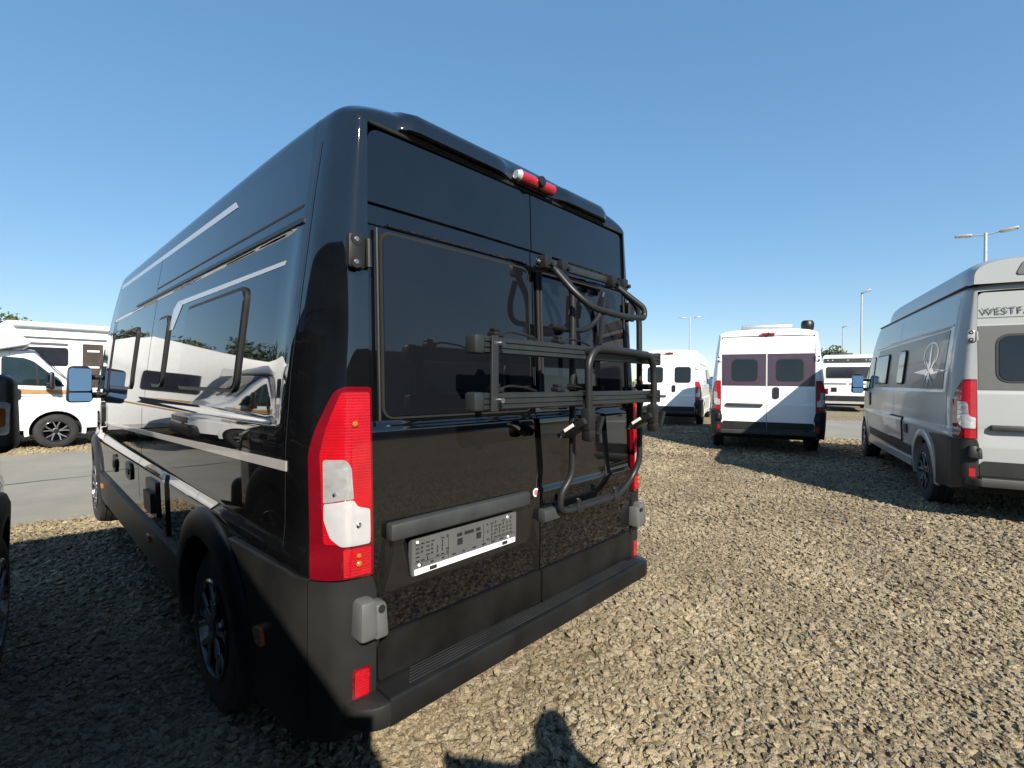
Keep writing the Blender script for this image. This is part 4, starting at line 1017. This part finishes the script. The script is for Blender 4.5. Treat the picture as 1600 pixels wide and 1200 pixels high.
# ------------------------------------------------------------------ ground
def gz(x, y): return GZ*sst(1.6, 4.6, x)
def grid_axis(lo, hi, step, far):
    a = list(np.arange(lo, hi+1e-6, step)); o = [-far, -far/4, -far/12, -60, -35]; o = [q for q in o if q < lo-4]; p = [q for q in (35, 60, far/12, far/4, far) if q > hi+4]
    return np.array(o+a+p)
gx = grid_axis(-14, 30, .5, 2500); gy = grid_axis(-14, 26, .5, 2500)
V = [(x, y, gz(x, y)) for y in gy for x in gx]; nx_ = len(gx)
F = [(j*nx_+i, j*nx_+i+1, (j+1)*nx_+i+1, (j+1)*nx_+i) for j in range(len(gy)-1) for i in range(nx_-1)]
def gravel_mat():
    m = bpy.data.materials.new('gravel_ground'); m.use_nodes = True; t = m.node_tree; b = t.nodes['Principled BSDF']; b.inputs['Roughness'].default_value = .95; b.inputs['Specular IOR Level'].default_value = .2
    tc = t.nodes.new('ShaderNodeTexCoord')
    v = t.nodes.new('ShaderNodeTexVoronoi'); v.inputs['Scale'].default_value = 24; t.links.new(tc.outputs['Object'], v.inputs['Vector'])
    n = t.nodes.new('ShaderNodeTexNoise'); n.inputs['Scale'].default_value = .5; n.inputs['Detail'].default_value = 8; t.links.new(tc.outputs['Object'], n.inputs['Vector'])
    r = t.nodes.new('ShaderNodeValToRGB'); e = r.color_ramp.elements; e[0].color = (.10, .079, .05, 1); e[1].color = (.33, .27, .178, 1); e[1].position = .9
    sp = t.nodes.new('ShaderNodeSeparateColor'); t.links.new(v.outputs['Color'], sp.inputs[0]); t.links.new(sp.outputs[0], r.inputs[0])
    mx = t.nodes.new('ShaderNodeMix'); mx.data_type = 'RGBA'; mx.blend_type = 'MULTIPLY'; mx.inputs['Factor'].default_value = .5
    r2 = t.nodes.new('ShaderNodeValToRGB'); r2.color_ramp.elements[0].position = .3; r2.color_ramp.elements[0].color = (.72, .70, .66, 1); r2.color_ramp.elements[1].position = .7; r2.color_ramp.elements[1].color = (1.0, 1.0, .98, 1)
    t.links.new(n.outputs['Fac'], r2.inputs[0]); t.links.new(r.outputs[0], mx.inputs[6]); t.links.new(r2.outputs[0], mx.inputs[7]); t.links.new(mx.outputs[2], b.inputs['Base Color'])
    bp = t.nodes.new('ShaderNodeBump'); bp.inputs['Distance'].default_value = .02; bp.invert = True; bp.inputs['Strength'].default_value = .9
    t.links.new(v.outputs['Distance'], bp.inputs['Height']); t.links.new(bp.outputs[0], b.inputs['Normal'])
    return m
MT['gravel_ground'] = gravel_mat()
g = MB(); g.add(V, F); tag(mk('ground', g, 'gravel_ground', fix=False), None, None, kind='structure')
def asphalt_mat():
    m = bpy.data.materials.new('asphalt'); m.use_nodes = True; t = m.node_tree; b = t.nodes['Principled BSDF']; b.inputs['Roughness'].default_value = .9
    tc = t.nodes.new('ShaderNodeTexCoord')
    n = t.nodes.new('ShaderNodeTexNoise'); n.inputs['Scale'].default_value = .7; n.inputs['Detail'].default_value = 10; n.inputs['Roughness'].default_value = .65; t.links.new(tc.outputs['Object'], n.inputs['Vector'])
    n2 = t.nodes.new('ShaderNodeTexNoise'); n2.inputs['Scale'].default_value = 90; n2.inputs['Detail'].default_value = 4; t.links.new(tc.outputs['Object'], n2.inputs['Vector'])
    r = t.nodes.new('ShaderNodeValToRGB'); e = r.color_ramp.elements; e[0].position = .3; e[1].position = .7; e[0].color = (.175, .165, .137, 1); e[1].color = (.245, .232, .19, 1)
    t.links.new(n.outputs['Fac'], r.inputs[0])
    mx = t.nodes.new('ShaderNodeMix'); mx.data_type = 'RGBA'; mx.blend_type = 'OVERLAY'; mx.inputs['Factor'].default_value = .35
    t.links.new(r.outputs[0], mx.inputs[6]); t.links.new(n2.outputs['Color'], mx.inputs[7]); t.links.new(mx.outputs[2], b.inputs['Base Color'])
    bp = t.nodes.new('ShaderNodeBump'); bp.inputs['Distance'].default_value = .004; t.links.new(n2.outputs['Fac'], bp.inputs['Height']); t.links.new(bp.outputs[0], b.inputs['Normal'])
    return m
MT['asphalt'] = asphalt_mat()
def edge_n(t, k): return .16*math.sin(t*1.7+k)+.09*math.sin(t*4.3+2*k)+.05*math.sin(t*11+k*3)
def road(name, origin, u, v, L0, L1, W, k, n=140):
    V = []; F = []; m = 10
    for i in range(n+1):
        a = L0+(L1-L0)*i/n
        for j in range(m+1):
            w = W*j/m+(edge_n(a, k) if j == 0 else 0)+(edge_n(a, k+2) if j == m else 0)
            x = origin[0]+u[0]*a+v[0]*w; y = origin[1]+u[1]*a+v[1]*w; V.append((x, y, gz(x, y)+.014))
    for i in range(n):
        for j in range(m): F.append((i*(m+1)+j, i*(m+1)+j+1, (i+1)*(m+1)+j+1, (i+1)*(m+1)+j))
    b = MB(); b.add(V, F); o = mk(name, b, 'asphalt'); o['kind'] = 'structure'; return o
road('road', (-1.5, 5.15), (1, 0), (0, 1), -40, 9.5, 6.6, 1)
road('car_park_lane', (12.9, .9), (.29, -.957), (.957, .29), -2.4, 45, 7.5, 2, 120)
c = MB(); V = []; F = []
for i in range(161):
    x = -32+.25*i; w = .02+.012*math.sin(i*1.3)
    y = 8.05+.05*math.sin(i*.31)+.02*math.sin(i*1.7)
    V += [(x, y-w, gz(x, y)+.0185), (x, y+w, gz(x, y)+.0185)]
for i in range(160): F.append((2*i, 2*i+1, 2*i+3, 2*i+2))
c.add(V, F); MT['tar'] = mat('tar_seam', (.07, .068, .06), .8, noise=.3); tag(mk('road_seam', c, 'tar'), None, None, kind='structure')

# gravel: crushed stones scattered over the near ground
def stone_mat():
    m = bpy.data.materials.new('crushed_stone'); m.use_nodes = True; t = m.node_tree; b = t.nodes['Principled BSDF']; b.inputs['Roughness'].default_value = .9; b.inputs['Specular IOR Level'].default_value = .25
    oi = t.nodes.new('ShaderNodeObjectInfo'); r = t.nodes.new('ShaderNodeValToRGB'); e = r.color_ramp.elements
    e[0].color = (.19, .154, .102, 1); e[1].color = (.40, .335, .23, 1); q = e.new(.35); q.color = (.275, .225, .15, 1); q = e.new(.7); q.color = (.32, .264, .18, 1); q = e.new(.85); q.color = (.28, .245, .187, 1)
    t.links.new(oi.outputs['Random'], r.inputs[0])
    tc = t.nodes.new('ShaderNodeTexCoord'); n = t.nodes.new('ShaderNodeTexNoise'); n.inputs['Scale'].default_value = 3; n.inputs['Detail'].default_value = 6; t.links.new(tc.outputs['Object'], n.inputs['Vector'])
    pn = t.nodes.new('ShaderNodeTexNoise'); pn.inputs['Scale'].default_value = 1.1; pn.inputs['Detail'].default_value = 5; t.links.new(oi.outputs['Location'], pn.inputs['Vector'])
    pr = t.nodes.new('ShaderNodeValToRGB'); pr.color_ramp.elements[0].position = .3; pr.color_ramp.elements[0].color = (.66, .64, .62, 1); pr.color_ramp.elements[1].position = .68; pr.color_ramp.elements[1].color = (1.08, 1.06, 1.0, 1); t.links.new(pn.outputs['Fac'], pr.inputs[0])
    pm_ = t.nodes.new('ShaderNodeMix'); pm_.data_type = 'RGBA'; pm_.blend_type = 'MULTIPLY'; pm_.inputs['Factor'].default_value = 1; t.links.new(r.outputs[0], pm_.inputs[6]); t.links.new(pr.outputs[0], pm_.inputs[7])
    mx = t.nodes.new('ShaderNodeMix'); mx.data_type = 'RGBA'; mx.blend_type = 'OVERLAY'; mx.inputs['Factor'].default_value = .5
    t.links.new(pm_.outputs[2], mx.inputs[6]); t.links.new(n.outputs['Fac'], mx.inputs[7]); t.links.new(mx.outputs[2], b.inputs['Base Color'])
    bp = t.nodes.new('ShaderNodeBump'); bp.inputs['Distance'].default_value = .08; bp.inputs['Strength'].default_value = .5; t.links.new(n.outputs['Fac'], bp.inputs['Height']); t.links.new(bp.outputs[0], b.inputs['Normal'])
    return m
MT['stone'] = stone_mat()
pc = bpy.data.collections.new('stone_shapes')
for i in range(8):
    r = np.random.default_rng(100+i); bm = bmesh.new()
    for k in range(13):
        d = r.normal(size=3); d /= np.linalg.norm(d); d *= r.uniform(.8, 1.05); bm.verts.new((d[0], d[1]*r.uniform(.6, .95), d[2]*.48))
    res = bmesh.ops.convex_hull(bm, input=bm.verts)
    junk = [v for v in bm.verts if not v.link_faces]; bmesh.ops.delete(bm, geom=junk, context='VERTS')
    me = bpy.data.meshes.new('stone'); bm.to_mesh(me); bm.free(); me.materials.append(MT['stone'])
    o = bpy.data.objects.new('stone', me); pc.objects.link(o)
def scatter(n, rmin, rmax, smin, smax, a_lo, a_hi):
    a = rng.uniform(R(a_lo), R(a_hi), n); d = np.sqrt(rng.uniform(rmin**2, rmax**2, n))
    x = CAM.x+d*np.sin(a); y = CAM.y+d*np.cos(a)
    s = rng.uniform(smin, smax, n)*(1+.5*rng.random(n)**3)
    return np.c_[x, y, s]
pts = np.vstack([scatter(66000, .9, 5.2, .009, .0235, -8, 108), scatter(70000, 5.2, 9.5, .012, .026, -6, 104), scatter(52000, 9.5, 17, .022, .036, -4, 101), scatter(9000, .3, 2.2, .013, .024, -160, 180)])
x, y, s = pts.T
s = s*(.80+.28*(np.sin(x*1.9+1.3*np.sin(y*1.3))*np.sin(y*2.3+1.1*np.sin(x*.9))+.6*np.sin(x*5.1+y*3.3)*np.sin(y*4.7-x*2.2))*.7+.30)
keep = ~((y > 5.25+.16*np.sin((x+1.5)*1.7+1)+.09*np.sin((x+1.5)*4.3+2)) & (x < 7.9) & (y < 11.6))
w = (x-12.9)*.957+(y-.9)*.29; al = (x-12.9)*.29+(y-.9)*-.957
keep &= ~((w > .1) & (al > -2.4) & (al < 45))
# under the black van nobody looks beyond the first metre
keep &= ~((np.abs(x) < .75) & (y > 1.6) & (y < 5.6))
x, y, s = x[keep], y[keep], s[keep]; N = len(x)
z = np.array([gz(a, 0) for a in x])+s*.25*rng.uniform(-.2, 1.5, N)
me = bpy.data.meshes.new('gravel'); me.vertices.add(N); me.vertices.foreach_set('co', np.c_[x, y, z].astype(np.float32).ravel())
at = me.attributes.new('size', 'FLOAT', 'POINT'); at.data.foreach_set('value', s.astype(np.float32))
at = me.attributes.new('turn', 'FLOAT_VECTOR', 'POINT'); at.data.foreach_set('vector', np.c_[rng.normal(0, .33, N), rng.normal(0, .33, N), rng.uniform(0, 6.28, N)].astype(np.float32).ravel())
at = me.attributes.new('shape', 'INT', 'POINT'); at.data.foreach_set('value', rng.integers(0, 8, N).astype(np.int32))
go = bpy.data.objects.new('gravel', me); col.objects.link(go)
tag(go, 'beige crushed stone gravel covering the parking area', 'gravel', kind='stuff')
ng = bpy.data.node_groups.new('scatter_stones', 'GeometryNodeTree')
ng.interface.new_socket('Geometry', in_out='INPUT', socket_type='NodeSocketGeometry'); ng.interface.new_socket('Geometry', in_out='OUTPUT', socket_type='NodeSocketGeometry')
gi = ng.nodes.new('NodeGroupInput'); gout = ng.nodes.new('NodeGroupOutput'); ip = ng.nodes.new('GeometryNodeInstanceOnPoints'); ci = ng.nodes.new('GeometryNodeCollectionInfo')
ci.inputs['Collection'].default_value = pc; ci.inputs['Separate Children'].default_value = True; ci.inputs['Reset Children'].default_value = True
def named(nm, ty):
    q = ng.nodes.new('GeometryNodeInputNamedAttribute'); q.data_type = ty; q.inputs['Name'].default_value = nm; return q.outputs['Attribute']
lk = ng.links.new
lk(gi.outputs[0], ip.inputs['Points']); lk(ci.outputs[0], ip.inputs['Instance']); ip.inputs['Pick Instance'].default_value = True
lk(named('shape', 'INT'), ip.inputs['Instance Index']); lk(named('size', 'FLOAT'), ip.inputs['Scale'])
er = ng.nodes.new('FunctionNodeEulerToRotation'); lk(named('turn', 'FLOAT_VECTOR'), er.inputs[0]); lk(er.outputs[0], ip.inputs['Rotation']); lk(ip.outputs[0], gout.inputs[0])
md = go.modifiers.new('scatter', 'NODES'); md.node_group = ng

# dry grass along the road edge and in tufts
V = []; F = []
def blade(x, y, h, lean):
    a = random.uniform(0, 6.28); o = len(V); z = gz(x, y); w = .003
    V.extend([(x-w*math.sin(a), y+w*math.cos(a), z), (x+w*math.sin(a), y-w*math.cos(a), z), (x+lean*.4*math.cos(a), y+lean*.4*math.sin(a), z+h*.7), (x+lean*math.cos(a), y+lean*math.sin(a), z+h)])
    F.extend([(o, o+1, o+2), (o+2, o+1, o+3)])
for i in range(5200):
    xx = random.uniform(-4, 7); c_ = 5.05+.16*math.sin((xx+1.5)*1.7+1)
    blade(xx, c_+random.gauss(-.05, .16), random.uniform(.006, .03), random.uniform(.02, .07))
for i in range(2600): blade(random.uniform(-6, 2), 11.75+random.gauss(0, .22), random.uniform(.02, .07), random.uniform(.02, .06))
for (cx_, cy_, n_, r_2, h_) in ((1.14, .62, 40, .035, .02), (.82, .55, 40, .03, .02), (1.0, .37, 30, .03, .015), (4.9, 1.8, 240, .3, .01), (4.5, 1.6, 160, .3, .01), (6.1, 1.9, 160, .3, .012), (5.35, -1.05, 26, .06, .10), (6.0, -.35, 26, .05, .12), (5.9, -1.5, 30, .06, .07), (3.0, 2.2, 160, .35, .01), (1.25, -.05, 50, .06, .03), (1.6, .35, 60, .09, .03), (3.6, 1.4, 100, .3, .01), (5.4, 2.4, 160, .3, .012)):
    for i in range(n_): blade(cx_+random.gauss(0, r_2), cy_+random.gauss(0, r_2), random.uniform(.3, 1)*h_, random.uniform(.02, .07))
b = MB(); b.add(V, F); o = mk('dry_grass', b, 'straw', fix=False); tag(o, 'dry straw and grass along the edge of the road', 'dry grass', kind='stuff')
